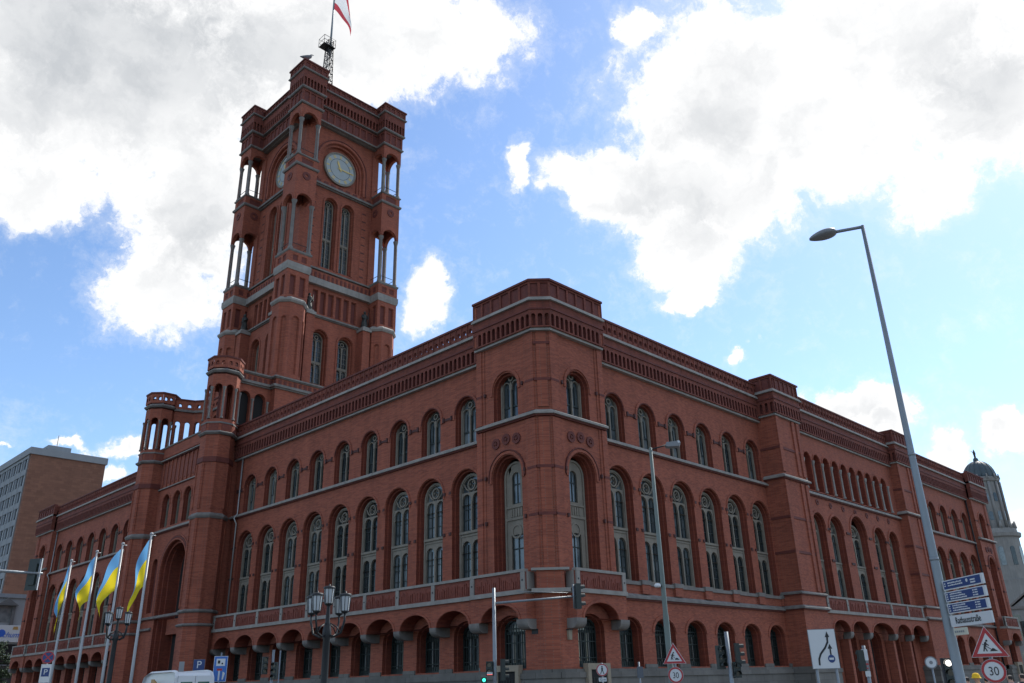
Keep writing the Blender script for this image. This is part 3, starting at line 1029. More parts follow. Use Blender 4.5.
# piers of the side front
PD = 1.7
for (p0, p1) in ((27.4, 31.5), (XR - 31.5, XR - 27.4)):
    fp = Fr((p0, -PD), (1, 0), (0, -1))
    w_ = p1 - p0
    fs0 = Fr((p0, 0), (0, -1), (-1, 0))
    fs1 = Fr((p1, -PD), (0, 1), (1, 0))
    wall.use(BRICK)
    wall.band(fp, 0, w_, 0, 22.8, 0, [])
    wall.band(fs0, 0, PD, 0, 22.8, 0, [])
    wall.band(fs1, 0, PD, 0, 22.8, 0, [])
    for a, b_ in ((0.0, 0.5), (w_ - 1.35, w_ - 0.9), (w_ - 0.5, w_)):
        strip(fp, a, b_, 8.1, 16.9, -0.02, 0.12)
        strip(fp, a, b_, 17.6, 22.4, -0.02, 0.12)
    for fr_, L, e0, e1 in ((fp, w_, 1, 1), (fs0, PD, 0, 1), (fs1, PD, 1, 0)):
        ledge(fr_, 0, L, 17.0, 0.42, 0.3, e0, e1)
        ledge(fr_, 0, L, 6.6, 0.36, 0.26, e0, e1, STONE_D)
        ledge(fr_, 0, L, 7.72, 0.3, 0.2, e0, e1, STONE_D)
        plinth.use(PLINTH)
        plinth.mbox(fr_, 0, L, 0, 2.0, -0.2, 0.25, e0, e1)
        plinth.mbox(fr_, 0, L, 2.0, 2.3, -0.2, 0.33, e0, e1)
        plinth.mbox(fr_, 0, L, 2.3, 2.46, -0.2, 0.18, e0, e1)
        orn.use(TERRA)
        for zz in (10.97, 13.75, 19.6):
            orn.mbox(fr_, 0, L, zz, zz + 0.2, -0.05, 0.06, e0, e1)
    cornice(fp, 0, w_, 22.45, 1, 1, 'panel', base=-0.1)
    cornice(fs0, 0, PD, 22.45, 0, 1, 'panel', base=-0.1)
    cornice(fs1, 0, PD, 22.45, 1, 0, 'panel', base=-0.1)
    par.use(TERRA)
    par.face([(p0 - .3, -PD - .3, 26.0), (p1 + .3, -PD - .3, 26.0), (p1 + .3, 0.6, 26.0), (p0 - .3, 0.6, 26.0)])

# centre of the side front
CD = 0.9
XC = XR / 2
fc = Fr((0, -CD), (1, 0), (0, -1))
c0, c1 = 31.5, XR - 31.5
nich = [XC + (k - 4.5) * 1.86 for k in range(10)]
wall.use(BRICK)
wall.band(fc, c0, c1, 17.0, ZC + 0.05, 0, [dict(uc=c, hw=0.66, zb=17.1, zs=19.9, rise=0.66, n=8, orders=[(0.0, 0.5)], back=BRICK, rev=JAMB) for c in nich])
for c in nich:
    wall.use(BRICK)
    wall.arch_ring(fc, c, 0.7, 19.7, 19.9, 0.7, 0.12, -0.02, 0.05, 8)
stone.use(STONE)
for c in [n_ - 0.93 for n_ in nich] + [nich[-1] + 0.93]:
    stone.lathe((c, -CD - 0.06, 17.1), [(0.17, 0), (0.17, 0.12), (0.1, 0.2), (0.095, 2.35), (0.17, 2.6), (0.18, 2.75)], 8)
cw = [(XC - 8.15, 0.95, 13.9), (XC - 4.75, 1.15, 13.75), (XC, 1.5, 13.95), (XC + 4.75, 1.15, 13.75), (XC + 8.15, 0.95, 13.9)]
wall.use(BRICK)
wall.band(fc, c0, c1, ZB, 16.55, 0, [dict(uc=c, hw=h + 0.2, zb=7.72, zs=zs, rise=h + 0.2, n=12, orders=[(0.1, 0.25), (0.1, 0.35)], rev=JAMB) for c, h, zs in cw])
for c, h, zs in cw:
    wall.arch_ring(fc, c, h + 0.25, zs - .2, zs, h + 0.25, 0.2, -0.02, 0.08)
    win_slots.append((fc, c, 7.7, -0.6, h / 1.14))
orn.use(TERRA)
for k in range(7):
    orn.ring(fc, XC + (k - 3) * 2.6, 16.05, 0.12, 0.28, -0.02, 0.06, 10)
ledge(fc, c0, c1, ZG, 0.42, 0.28)
orn.use(IMPOST)
for p in (XC - 6.4, XC - 2.45, XC + 2.45, XC + 6.4):
    for zz in (10.98, 13.72):
        orn.box(fc, p - 0.35, p + 0.35, zz, zz + 0.2, -0.05, 0.08)
ga = [XC - 8.35, XC - 4.75, XC, XC + 4.75, XC + 8.35]
gh = [1.3, 1.5, 2.1, 1.5, 1.3]
wall.use(BRICK)
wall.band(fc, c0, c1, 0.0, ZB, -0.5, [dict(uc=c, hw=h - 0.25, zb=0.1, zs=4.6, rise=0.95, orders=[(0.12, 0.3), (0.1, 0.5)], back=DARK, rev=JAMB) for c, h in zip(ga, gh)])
wall.face([fc(c0, 6.6, -0.5), fc(c1, 6.6, -0.5), fc(c1, 6.6, 0.05), fc(c0, 6.6, 0.05)])
arcade(fc, c0, c1, ga, 0.62, [XC - 10.3, XC - 6.6, XC - 2.75, XC + 2.75, XC + 6.6, XC + 10.3], hws=[1.55, 1.6, 2.3, 1.6, 1.55], wcon=0.6)
for p in (XC - 6.6, XC - 2.75, XC + 2.75, XC + 6.6):
    wall.use(BRICK)
    wall.box(fc, p - 0.22, p + 0.22, 0.9, 4.6, -0.45, 0.3)
    plinth.use(PLINTH)
    plinth.box(fc, p - 0.32, p + 0.32, 0.0, 0.9, -0.45, 0.4)
cornice(fc, c0, c1, ZC + 0.05, base=-0.1)

# ------------------------------------------------------------------ portal block in the tower front
YC = YL / 2
PX = -1.8
fpz = Fr((PX, 0), (0, 1), (-1, 0))
y0, y1 = 40.0, YL - 40.0
wall.use(BRICK)
wall.band(fpz, y0, y1, 0.0, 16.6, 0, [
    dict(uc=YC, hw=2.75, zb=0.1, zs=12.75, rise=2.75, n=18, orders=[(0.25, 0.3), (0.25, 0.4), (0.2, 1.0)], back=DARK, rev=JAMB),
    dict(uc=YC - 4.3, hw=0.6, zb=9.0, zs=13.6, rise=0.6, orders=[(0, 0.35)], back=TERRA, rev=JAMB),
    dict(uc=YC + 4.3, hw=0.6, zb=9.0, zs=13.6, rise=0.6, orders=[(0, 0.35)], back=TERRA, rev=JAMB)])
for k in range(3):
    wall.use(TERRA if k == 1 else BRICK)
    wall.arch_ring(fpz, YC, 2.8 + 0.2 * k, 8.6, 12.75, 2.8 + 0.2 * k, 0.16, -0.02, 0.10 - 0.02 * k)
small = [YC - 3.68, YC - 1.22, YC + 1.22, YC + 3.68]
wall.use(BRICK)
wall.band(fpz, y0, y1, 16.6, 24.6, 0, [dict(uc=c, hw=0.82, zb=17.2, zs=19.75, rise=0.82, orders=[(0.1, 0.2), (0.08, 0.25)], rev=JAMB) for c in small])
for c in small:
    wall.use(BRICK)
    wall.arch_ring(fpz, c, 0.87, 19.4, 19.75, 0.87, 0.16, -0.02, 0.06)
    up_slots.append((fpz, c, 17.15, -0.45, 0.82))
ledge(fpz, y0, y1, 16.6, 0.42, 0.3)
ledge(fpz, y0, y1, 8.3, 0.35, 0.25, m=STONE_D)
ledge(fpz, y0, YC - 3.2, 7.3, 0.3, 0.22, m=STONE_D)
ledge(fpz, YC + 3.2, y1, 7.3, 0.3, 0.22, m=STONE_D)
for k in range(14):
    uu = YC - 6.0 + k * 12 / 13
    orn.use(BRICK)
    orn.box(fpz, uu - 0.09, uu + 0.09, 21.5, 24.1, -0.02, 0.12)
    if k < 13:
        orn.use(RELIEF)
        orn.box(fpz, uu + 0.2, uu + 12 / 13 - 0.2, 21.8, 23.7, -0.02, 0.06)
ledge(fpz, y0, y1, 21.2, 0.22, 0.16)
ledge(fpz, y0, y1, 24.15, 0.32, 0.36)
wall.use(BRICK)
wall.box(fpz, y0, y1, 24.6, 25.7, -0.3, 0.12)
stone.use(STONE_D)
stone.box(fpz, y0, y1, 25.7, 25.85, -0.3, 0.22)
plinth.use(PLINTH)
plinth.box(fpz, y0, YC - 3.2, 0, 2.4, -0.2, 0.22)
plinth.box(fpz, YC + 3.2, y1, 0, 2.4, -0.2, 0.22)
for ys_, sg in ((y0, -1), (y1, 1)):
    fz = Fr((PX, ys_), (1, 0), (0, sg))
    wall.use(BRICK)
    wall.band(fz, 0, 2.2, 0, 25.7, 0, [])
# balcony door band in the big arch
wall.use(BRICK)
wall.box(fpz, YC - 2.1, YC + 2.1, 6.9, 8.3, -1.6, -1.0)
# concave loggia above the portal
pl = [(-1.3, YC + 6.0), (0.6, YC + 5.4), (1.9, YC + 3.8), (1.9, YC - 3.8), (0.6, YC - 5.4), (-1.3, YC - 6.0)]
for (a, b_), nop in zip(zip(pl, pl[1:]), (2, 2, 4, 2, 2)):
    L = math.dist(a, b_)
    t_ = ((b_[0] - a[0]) / L, (b_[1] - a[1]) / L)
    ff = Fr(a, t_, (t_[1], -t_[0]))
    wall.use(BRICK)
    st = L / nop
    ops = [dict(uc=st * (i + .5), hw=st / 2 - 0.24, zb=26.0, zs=28.9 if nop > 1 else 29.0, rise=st / 2 - 0.24, orders=[(0, 0.4)], rev=BRICK) for i in range(nop)]
    wall.band(ff, 0, L, 25.0, 30.2, 0, ops)
    wall.band(ff, 0, L, 25.0, 30.2, -0.4, [dict(o_, orders=[]) for o_ in ops])
    stone.use(STONE_D)
    stone.box(ff, -0.05, L + 0.05, 30.2, 30.45, -0.45, 0.2)
    wall.use(BRICK)
    n = max(2, int(L / 0.7))
    s2 = L / n
    ops = [dict(uc=s2 * (i + .5), hw=0.18, zb=30.75, zs=30.95, rise=0.18, n=6, orders=[(0, 0.3)], rev=TERRA) for i in range(n)]
    wall.band(ff, 0, L, 30.45, 31.5, 0.05, ops)
    wall.band(ff, 0, L, 30.45, 31.5, -0.25, [dict(o_, orders=[]) for o_ in ops])
    wall.use(TERRA)
    wall.box(ff, -0.05, L + 0.05, 31.5, 31.65, -0.3, 0.14)

wall_o = wall.build('brick_walls', hall)
stone_o = stone.build('stone_ledges', hall)
plinth_o = plinth.build('stone_plinth', hall)
orn_o = orn.build('moulded_brickwork', hall)
par_o = par.build('parapet', hall)
balc_o = balc.build('balcony', hall)
rf = MB().use(ROOFM)
rf.box(Fr((0, 0), (1, 0), (0, 1)), -0.3, XR + .3, 23.6, 24.0, -0.3, YL + 0.3)
rf.box(Fr((0, 0), (1, 0), (0, 1)), -1.6, 3.5, 24.6, 25.0, 40.2, YL - 40.2)
rf.build('roof', hall)
rp = MB().use(ZINC)
for (x, y) in ((-0.16, 38.6), (-0.16, YL - 5.6)):
    rp.tube([(x, y, 22.1), (x, y, 16.9), (x - 0.3, y, 16.5), (x - 0.02, y, 16.0), (x - 0.02, y, 7.9)], 0.07, 8)
rp.build('downpipe', hall)
rp = MB().use(IRON)
rp.tube([(XR - 5.7, -0.2, 22.0), (XR - 5.7, -0.2, 2.4)], 0.09, 8)
rp.build('downpipe', hall)


# portal turrets
def make_turret():
    t = MB().use(BRICK)
    st = MB().use(STONE)
    r = 1.62
    n = 8
    angs = [PI / 8 + PI / 4 * k for k in range(n)]

    def octo(rr):
        return [(rr * math.cos(a), rr * math.sin(a)) for a in reversed(angs)]   # clockwise: outward on the right... see sweep

    def faces(rr):
        P = [Vector((rr * math.cos(a), rr * math.sin(a), 0)) for a in angs]
        out = []
        for k in range(n):
            a, b_ = P[k], P[(k + 1) % n]
            tt = (b_ - a).normalized()
            out.append((Fr(a, tt, (tt.y, -tt.x)), (b_ - a).length))
        return out
    path = [(r * math.cos(a), r * math.sin(a)) for a in angs]
    for fr_, L in faces(r):
        t.use(BRICK)
        t.band(fr_, 0, L, 0, 25.0, 0, [])
        for z0, z1 in ((8.8, 16.7), (17.6, 21.9)):
            t.box(fr_, -0.05, 0.16, z0, z1, -0.02, 0.08)
            t.box(fr_, L - 0.16, L + 0.05, z0, z1, -0.02, 0.08)
        t.use(TERRA)
        t.box(fr_, -0.03, L + 0.03, 22.0, 22.5, -0.02, 0.1)
        # belfry
        t.use(BRICK)
        op = dict(uc=L / 2, hw=L / 2 - 0.22, zb=26.3, zs=29.5, rise=L / 2 - 0.22, n=8, orders=[(0, 0.25)], rev=BRICK)
        t.band(fr_, 0, L, 25.9, 30.9, 0, [op])
        t.band(fr_, 0.1, L - 0.1, 25.9, 30.9, -0.25, [dict(op, orders=[])])
        st.use(STONE_D)
        st.lathe(fr_(0, 26.3, 0.02), [(0.16, 0), (0.16, 0.1), (0.1, 0.2), (0.1, 2.9), (0.17, 3.1), (0.17, 3.25)], 8)
        # parapet panels
        t.use(BRICK)
        t.band(fr_, -0.06, L + 0.06, 31.55, 32.6, 0.16, [dict(uc=L / 2 + s * 0.3, hw=0.17, zb=31.85, zs=32.1, rise=0.17, n=6, orders=[(0, 0.25)], rev=TERRA) for s in (-1, 1)])
        t.use(RELIEF)
        t.box(fr_, 0.15, L - 0.15, 25.0, 25.8, -0.05, 0.1)
    for k, (z, h, d) in enumerate(((16.7, 0.5, 0.2), (24.7, 0.4, 0.28), (31.05, 0.42, 0.26), (8.35, 0.3, 0.18), (7.2, 0.25, 0.18))):
        st.use(STONE_D)
        st.sweep(path, [(-0.1, z), (d * 0.5, z), (d, z + h * 0.35), (d, z + h * 0.6), (0.02, z + h), (-0.1, z + h)], True)
    st.use(STONE_D)
    st.sweep(path, [(-0.1, 25.8), (0.14, 25.8), (0.14, 25.95), (-0.1, 25.95)], True)
    t.use(BRICK)
    t.sweep(path, [(-0.1, 25.0), (0.05, 25.0), (0.05, 25.8), (-0.1, 25.8)], True)
    t.use(TERRA)
    t.sweep(path, [(-0.15, 32.6), (0.24, 32.6), (0.24, 32.78), (-0.15, 32.78)], True)
    st.use(PLINTH)
    st.sweep(path, [(-0.1, 0), (0.28, 0), (0.28, 2.1), (0.12, 2.4), (-0.1, 2.4)], True)
    t.use(TERRA)
    t.lathe((0, 0, 0), [(0.45, 25.5), (0.45, 30.9), (1.5, 31.0), (1.5, 31.1), (0.001, 31.1)], 8, False)
    tu = t.build('portal_turret', hall)
    st.build('stone_bands', tu)
    return tu


tu = make_turret()
tu.location = (-2.2, 40.05, 0)
tu.scale = (0.95, 0.95, 0.975)
t2 = copy_of(tu, hall)
t2.location = (-2.2, YL - 40.05, 0)

# ------------------------------------------------------------------ clock tower
TX, TY = 10.75, YC
tw = MB().use(BRICK)
ts = MB().use(STONE)
to = MB().use(IMPOST)
twin = []
sides = [Fr((TX, TY), (1, 0), (0, -1)), Fr((TX, TY), (0, 1), (1, 0)), Fr((TX, TY), (-1, 0), (0, 1)), Fr((TX, TY), (0, -1), (-1, 0))]


def tledge(fr_, u0, u1, z, h, d0, d, m=None, e=0.0):
    ts.use(m or STONE_D)
    dd = d - d0
    f0 = fr_.moved(d=d0)
    ts.mbox(f0, u0, u1, z, z + h * 0.35, -0.3, dd * 0.5, e, e)
    ts.mbox(f0, u0, u1, z + h * 0.35, z + h, -0.3, dd, e, e)


for si, f in enumerate(sides):
    # base block
    tw.use(BRICK)
    tw.band(f, -7.75, 7.75, 23.5, 30.2, 7.75, [])
    tledge(f, -7.75, 7.75, 30.2, 0.4, 7.75, 8.1, e=1)
    tw.use(BRICK)
    tw.band(f, -7.7, 7.7, 30.6, 31.35, 7.7, [])
    tledge(f, -7.7, 7.7, 31.35, 0.25, 7.7, 7.95, e=1)
    for k in range(26):
        to.use(TERRA)
        to.box(f, -7.4 + k * 0.59, -7.4 + k * 0.59 + 0.3, 30.75, 31.2, 7.68, 7.75)
    tw.face([f(-7.7, 31.6, 7.7), f(7.7, 31.6, 7.7), f(4, 31.6, 3), f(-4, 31.6, 3)])
    # stage with two arched windows
    A = 5.6
    tw.use(BRICK)
    tw.band(f, -6, 6, 31.5, 40.6, A, [dict(uc=s * 1.72, hw=1.0, zb=32.6, zs=38.1, rise=1.0, n=12, orders=[(0.12, 0.3), (0.1, 0.4)], rev=BRICK) for s in (-1, 1)])
    for s in (-1, 1):
        tw.arch_ring(f, s * 1.72, 1.06, 32.6, 38.1, 1.06, 0.2, A - 0.02, A + 0.08)
        twin.append((f, s * 1.72, 32.55, A - 0.68, 0.8, 6.35))
        # buttress with statue
        tw.box(f, s * 3.75 - 0.5, s * 3.75 + 0.5, 31.5, 40.1, A - 0.1, 6.75)
        ts.use(STONE)
        ts.box(f, s * 3.75 - 0.62, s * 3.75 + 0.62, 40.1, 40.45, A - 0.1, 6.9)
        ts.box(f, s * 3.75 - 0.42, s * 3.75 + 0.42, 40.45, 40.7, A, 6.7)
    tledge(f, -3.3, 3.3, 40.45, 0.3, A, A + 0.3)
    # panelled frieze
    tw.use(BRICK)
    tw.band(f, -6, 6, 40.6, 44.4, A - 0.1, [dict(uc=(k - 2.5) * 1.05, hw=0.36, zb=41.1, zs=43.9, rise=0, orders=[(0.06, 0.12), (0, 0.14)], back=TERRA, rev=BRICK) for k in range(6)])
    # light band and balcony course
    ts.use(STONE)
    ts.box(f, -5.2, 5.2, 44.4, 45.2, 4.5, 5.95)
    tw.use(BRICK)
    tw.box(f, -5.2, 5.2, 45.2, 46.3, 4.5, 5.6)
    for k in range(17):
        to.use(TERRA)
        to.box(f, -4.7 + k * 0.58, -4.7 + k * 0.58 + 0.24, 45.4, 46.05, 5.55, 5.66)
    tledge(f, -5.2, 5.2, 46.3, 0.3, 5.2, 5.75)
    # stage with two tall windows
    B = 5.2
    tw.use(BRICK)
    tw.band(f, -5.3, 5.3, 46.5, 57.9, B, [dict(uc=s * 1.22, hw=0.86, zb=47.2, zs=55.9, rise=0.86, n=12, orders=[(0.1, 0.25), (0.06, 0.35)], rev=BRICK) for s in (-1, 1)])
    for s in (-1, 1):
        tw.arch_ring(f, s * 1.22, 0.9, 47.2, 55.9, 0.9, 0.2, B - 0.02, B + 0.1)
        twin.append((f, s * 1.22, 47.15, B - 0.6, 0.70, 9.45))
        for k in range(9):
            to.use(IMPOST)
            to.box(f, s * 3.6 - 0.28, s * 3.6 + 0.28, 47.6 + k * 1.1, 47.75 + k * 1.1, B - 0.03, B + 0.05)
        tw.use(BRICK)
        tw.box(f, s * 3.6 - 0.38, s * 3.6 + 0.38, 46.6, 57.5, B - 0.05, B + 0.03)
    tledge(f, -5.3, 5.3, 57.75, 0.4, B, B + 0.45)
    # clock stage
    tw.use(BRICK)
    tw.band(f, -5.3, 5.3, 58.0, 66.6, B, [dict(uc=0, hw=3.15, zb=58.9, zs=61.85, rise=3.15, n=24, orders=[(0.3, 0.22), (0.3, 0.2), (0.0, 0.2)], back=BRICK, rev=BRICK)])
    tw.arch_ring(f, 0, 3.2, 58.9, 61.85, 3.2, 0.32, B - 0.02, B + 0.1, 24)
    tw.use(TERRA)
    tw.arch_ring(f, 0, 3.55, 58.9, 61.85, 3.55, 0.1, B - 0.02, B + 0.16, 24)
    for k in range(9):
        to.use(TERRA)
        to.box(f, -4.2 + k * 1.05 - 0.3, -4.2 + k * 1.05 + 0.3, 58.3, 58.75, B - 0.05, B + 0.07)
    # top: frieze, corbels, parapet
    T = 5.9
    tw.use(SOOTY)
    tledge(f, -5.2, 5.2, 66.4, 0.3, B, T + 0.15)
    tw.band(f, -5.2, 5.2, 66.7, 68.6, T, [dict(uc=(k - 4.5) * 0.95, hw=0.36, zb=67.0, zs=68.35, rise=0, orders=[(0.07, 0.1)], back=TERRA, rev=SOOTY) for k in range(10)])
    tledge(f, -5.2, 5.2, 68.6, 0.22, B, T + 0.3)
    tw.use(SOOTY)
    tw.band(f, -5.2, 5.2, 68.82, 70.95, T + 0.35, [dict(uc=(k - 9.5) * 0.5, hw=0.16, zb=68.95, zs=69.95, rise=0.16, n=6, orders=[(0, 0.4)], back=TERRA, rev=SOOTY) for k in range(20)])
    tw.face([f(-5.2, 68.82, B), f(5.2, 68.82, B), f(5.2, 68.82, T + .35), f(-5.2, 68.82, T + .35)])
    tledge(f, -5.2, 5.2, 70.9, 0.25, B, T + 0.6)
    tw.use(SOOTY)
    tw.band(f, -5.2, 5.2, 71.15, 72.1, T + 0.4, [dict(uc=(k - 5.5) * 0.78, hw=0.28, zb=71.3, zs=71.95, rise=0, orders=[(0.06, 0.08)], back=TERRA, rev=SOOTY) for k in range(12)])
    to.use(TERRA)
    to.box(f, -5.2, 5.2, 72.1, 72.25, T - 0.1, T + 0.52)
tw.use(ROOFM)
idt = Fr((TX, TY), (1, 0), (0, 1))
tw.box(idt, -5.8, 5.8, 70.6, 71.0, -5.8, 5.8)
tw.box(idt, -5.2, 5.2, 46.0, 46.3, -5.2, 5.2)

# corner piers with open loggias
for sx_ in (-1, 1):
    for sy_ in (-1, 1):
        cx, cy = TX + sx_ * 6.05, TY + sy_ * 6.05
        F4 = [Fr((cx, cy), (1, 0), (0, -1)), Fr((cx, cy), (0, 1), (1, 0)), Fr((cx, cy), (-1, 0), (0, 1)), Fr((cx, cy), (0, -1), (-1, 0))]
        # lower chamfered pier
        h, q = 1.6, 0.85
        sq = [(cx - h + q, cy - h), (cx + h - q, cy - h), (cx + h, cy - h + q), (cx + h, cy + h - q), (cx + h - q, cy + h), (cx - h + q, cy + h), (cx - h, cy + h - q), (cx - h, cy - h + q)]
        P = [Vector((*p, 0)) for p in sq]
        for k in range(8):
            a, b_ = P[k], P[(k + 1) % 8]
            tt = (b_ - a).normalized()
            ff = Fr(a, tt, (tt.y, -tt.x))
            L = (b_ - a).length
            tw.use(BRICK)
            tw.band(ff, 0, L, 31.5, 40.3, 0, [dict(uc=L / 2, hw=L / 2 - 0.3, zb=32.2, zs=38.4, rise=L / 2 - 0.3, n=8, orders=[(0.08, 0.1), (0, 0.08)], back=BRICK, rev=BRICK)])
        ts.use(STONE)
        ts.sweep(sq, [(-0.3, 40.3), (0.08, 40.3), (0.24, 40.5), (0.24, 40.7), (0.0, 40.95), (-0.3, 40.95)], True)
        sq4 = lambda g: [(cx - g, cy - g), (cx + g, cy - g), (cx + g, cy + g), (cx - g, cy + g)]
        for ff in F4:
            tw.use(BRICK)
            tw.band(ff, -1.35, 1.35, 40.8, 44.3, 1.35, [dict(uc=s * 0.6, hw=0.36, zb=41.3, zs=43.7, rise=0, orders=[(0.06, 0.1), (0, 0.1)], back=TERRA, rev=BRICK) for s in (-1, 1)])
            tw.band(ff, -1.4, 1.4, 45.2, 46.5, 1.4, [dict(uc=s * 0.55, hw=0.34, zb=45.5, zs=46.2, rise=0, orders=[(0.06, 0.08)], back=TERRA, rev=BRICK) for s in (-1, 1)])
            for (zb, zs, zt) in ((46.8, 53.25, 56.0), (59.4, 64.6, 66.5)):
                op = dict(uc=0, hw=1.0, zb=zb, zs=zs, rise=1.0, n=12, orders=[(0, 0.35)], rev=BRICK)
                tw.use(BRICK)
                tw.band(ff, -1.0, 1.0, zb, zt, 1.35, [op])
                tw.band(ff, -1.0, 1.0, zb, zt, 1.0, [dict(op, orders=[])])
                tw.box(ff, 1.0, 1.35, zs - 0.2, zt, 0.998, 1.348)
                tw.arch_ring(ff, 0, 1.02, zs, zs, 1.02, 0.2, 1.33, 1.4, jambs=False)
            tw.use(BRICK)
            tw.band(ff, -1.35, 1.35, 56.0, 57.8, 1.35, [])
            tw.use(TERRA)
            tw.ring(ff, 0, 56.7, 0.2, 0.52, 1.33, 1.42, 14)
            tw.use(BRICK)
            tw.band(ff, -1.35, 1.35, 58.1, 59.2, 1.35, [dict(uc=0, hw=0.8, zb=58.3, zs=59.0, rise=0, orders=[(0.08, 0.08)], back=TERRA, rev=BRICK)])
            # crown
            tw.use(SOOTY)
            tw.band(ff, -1.45, 1.45, 66.75, 68.65, 1.45, [dict(uc=(k - 1) * 0.88, hw=0.34, zb=67.0, zs=68.35, rise=0, orders=[(0.07, 0.1)], back=TERRA, rev=SOOTY) for k in range(3)])
            tw.band(ff, -1.62, 1.62, 68.9, 71.3, 1.62, [dict(uc=(k - 3) * 0.45, hw=0.15, zb=69.05, zs=70.1, rise=0.15, n=6, orders=[(0, 0.3)], back=TERRA, rev=SOOTY) for k in range(7)])
            tw.band(ff, -1.68, 1.68, 71.5, 72.55, 1.68, [dict(uc=(k - 1.5) * 0.8, hw=0.28, zb=71.68, zs=72.35, rise=0, orders=[(0.06, 0.08)], back=TERRA, rev=SOOTY) for k in range(4)])
        for (g, za, zb, gi) in ((1.5, 44.3, 45.2, 0), (1.5, 46.5, 46.8, 0), (1.55, 57.8, 58.1, 0), (1.48, 59.2, 59.4, 0), (1.58, 66.5, 66.75, 0), (1.7, 68.65, 68.9, 0), (1.82, 71.3, 71.5, 0)):
            ts.use(STONE if za == 44.3 else STONE_D)
            ts.sweep(sq4(1.3), [(-1.29, za), (g - 1.3 - 0.08, za), (g - 1.3, za + (zb - za) * 0.4), (g - 1.3, zb), (-1.29, zb)], True)
        to.use(TERRA)
        to.sweep(sq4(1.5), [(-1.49, 72.55), (0.3, 72.55), (0.3, 72.75), (-1.49, 72.75)], True)
        # columns: three free, the fourth corner stands against the shaft
        for ax in (-1, 1):
            for ay in (-1, 1):
                inner = (ax == -sx_ and ay == -sy_)
                for (za, zb) in ((46.8, 53.1), (59.4, 64.45)):
                    px_, py_ = cx + ax * 1.13, cy + ay * 1.13
                    if inner:
                        tw.use(BRICK)
                        tw.box(Fr((px_ , py_), (1, 0), (0, -1)), -0.45, 0.45, za, zb + 1.2, -0.45, 0.45)
                    else:
                        ts.use(STONE_D)
                        ts.lathe((px_, py_, za), [(0.3, 0), (0.3, 0.25), (0.22, 0.4), (0.21, zb - za - 0.55), (0.24, zb - za - 0.4), (0.33, zb - za)], 10)
        # guard rails
        to.use(IRON)
        for ff in F4:
            for zz in (47.7, 60.3):
                to.box(ff, -1.0, 1.0, zz, zz + 0.05, 1.1, 1.15)
# side wall with two arched openings between the turret and the tower
fs = Fr((-1.0, 40.3), (1, 0), (0, -1))
for yy, sgn in ((40.3, -1),):
    ff = Fr((-1.0, yy), (1, 0), (0, sgn))
    tw.use(BRICK)
    ops = [dict(uc=c, hw=0.62, zb=25.4, zs=28.9, rise=0.62, orders=[(0, 0.5)], rev=BRICK, back=DARK) for c in (1.2, 2.85)]
    tw.band(ff, 0, 5.0, 23.5, 30.2, 0, ops)
    tw.face([ff(0, 31.4, 0), ff(5, 31.4, 0), ff(5, 31.4, -1), ff(0, 31.4, -1)])
    tledge(ff, 0, 4.2, 30.2, 0.4, 0, 0.35)
    tw.use(BRICK)
    tw.box(ff, 0, 4.2, 30.6, 31.35, -0.5, 0.0)
    for k in range(7):
        to.use(TERRA)
        to.box(ff, 0.2 + k * 0.59, 0.5 + k * 0.59, 30.75, 31.2, -0.02, 0.05)
    tledge(ff, 0, 4.2, 31.35, 0.25, 0, 0.25)
    ts.use(STONE_D)
    for c in (0.35, 2.02, 3.7):
        ts.lathe(ff(c, 25.4, 0.05), [(0.17, 0), (0.11, 0.15), (0.11, 3.1), (0.2, 3.4)], 8)
tower = tw.build('clock_tower', hall)
ts.build('stone_bands', tower)
to.build('moulded_brickwork', tower)


# tower windows
def tall_window(hw, h):
    m = MB().use(TRACERY)
    zs = h - hw
    m.arch_ring(ID, 0, hw - 0.1, 0, zs, hw - 0.1, 0.12, -0.15, 0.02)
    m.box(ID, -0.07, 0.07, 0, zs - hw * 0.1, -0.13, 0.0)
    lw = (hw - 0.1 - 0.07) / 2
    for s in (-1, 1):
        c = s * (0.07 + lw)
        m.arch_ring(ID, c, lw - 0.03, zs - 0.8, zs - 0.35, lw, 0.07, -0.14, -0.01, 8)
        m.box(ID, c - lw, c + lw, h * 0.42, h * 0.42 + 0.28, -0.13, 0.015)
        m.arch_ring(ID, c, lw - 0.04, h * 0.42 - 0.6, h * 0.42 - 0.3, lw - 0.05, 0.07, -0.14, -0.01, 8)
    m.ring(ID, 0, zs + hw * 0.35, 0.16, 0.27, -0.14, -0.01, 12)
    m.use(PALEBAR)
    for s in (-1, 1):
        c = s * (0.07 + lw)
        m.box(ID, c - 0.02, c + 0.02, 0, zs, -0.17, -0.12)
        k = 0.45
        while k < zs:
            m.box(ID, c - lw, c + lw, k, k + 0.04, -0.17, -0.12)
            k += 0.62
    m.use(GLASS)
    m.face([ID(u, z, -0.2) for u, z in outline(0, hw, 0, zs, hw, 12)])
    return m


def place(o, fr, u, z, d):
    o.location = fr(u, z, d)
    o.rotation_euler = (0, 0, math.atan2(fr.n.y, fr.n.x) + PI / 2)


protos = {}
for (f, u, z, d, hw, h) in twin:
    if hw not in protos:
        protos[hw] = o = tall_window(hw, h).build('window', tower)
    else:
        o = copy_of(protos[hw], tower)
    place(o, f, u, z, d)


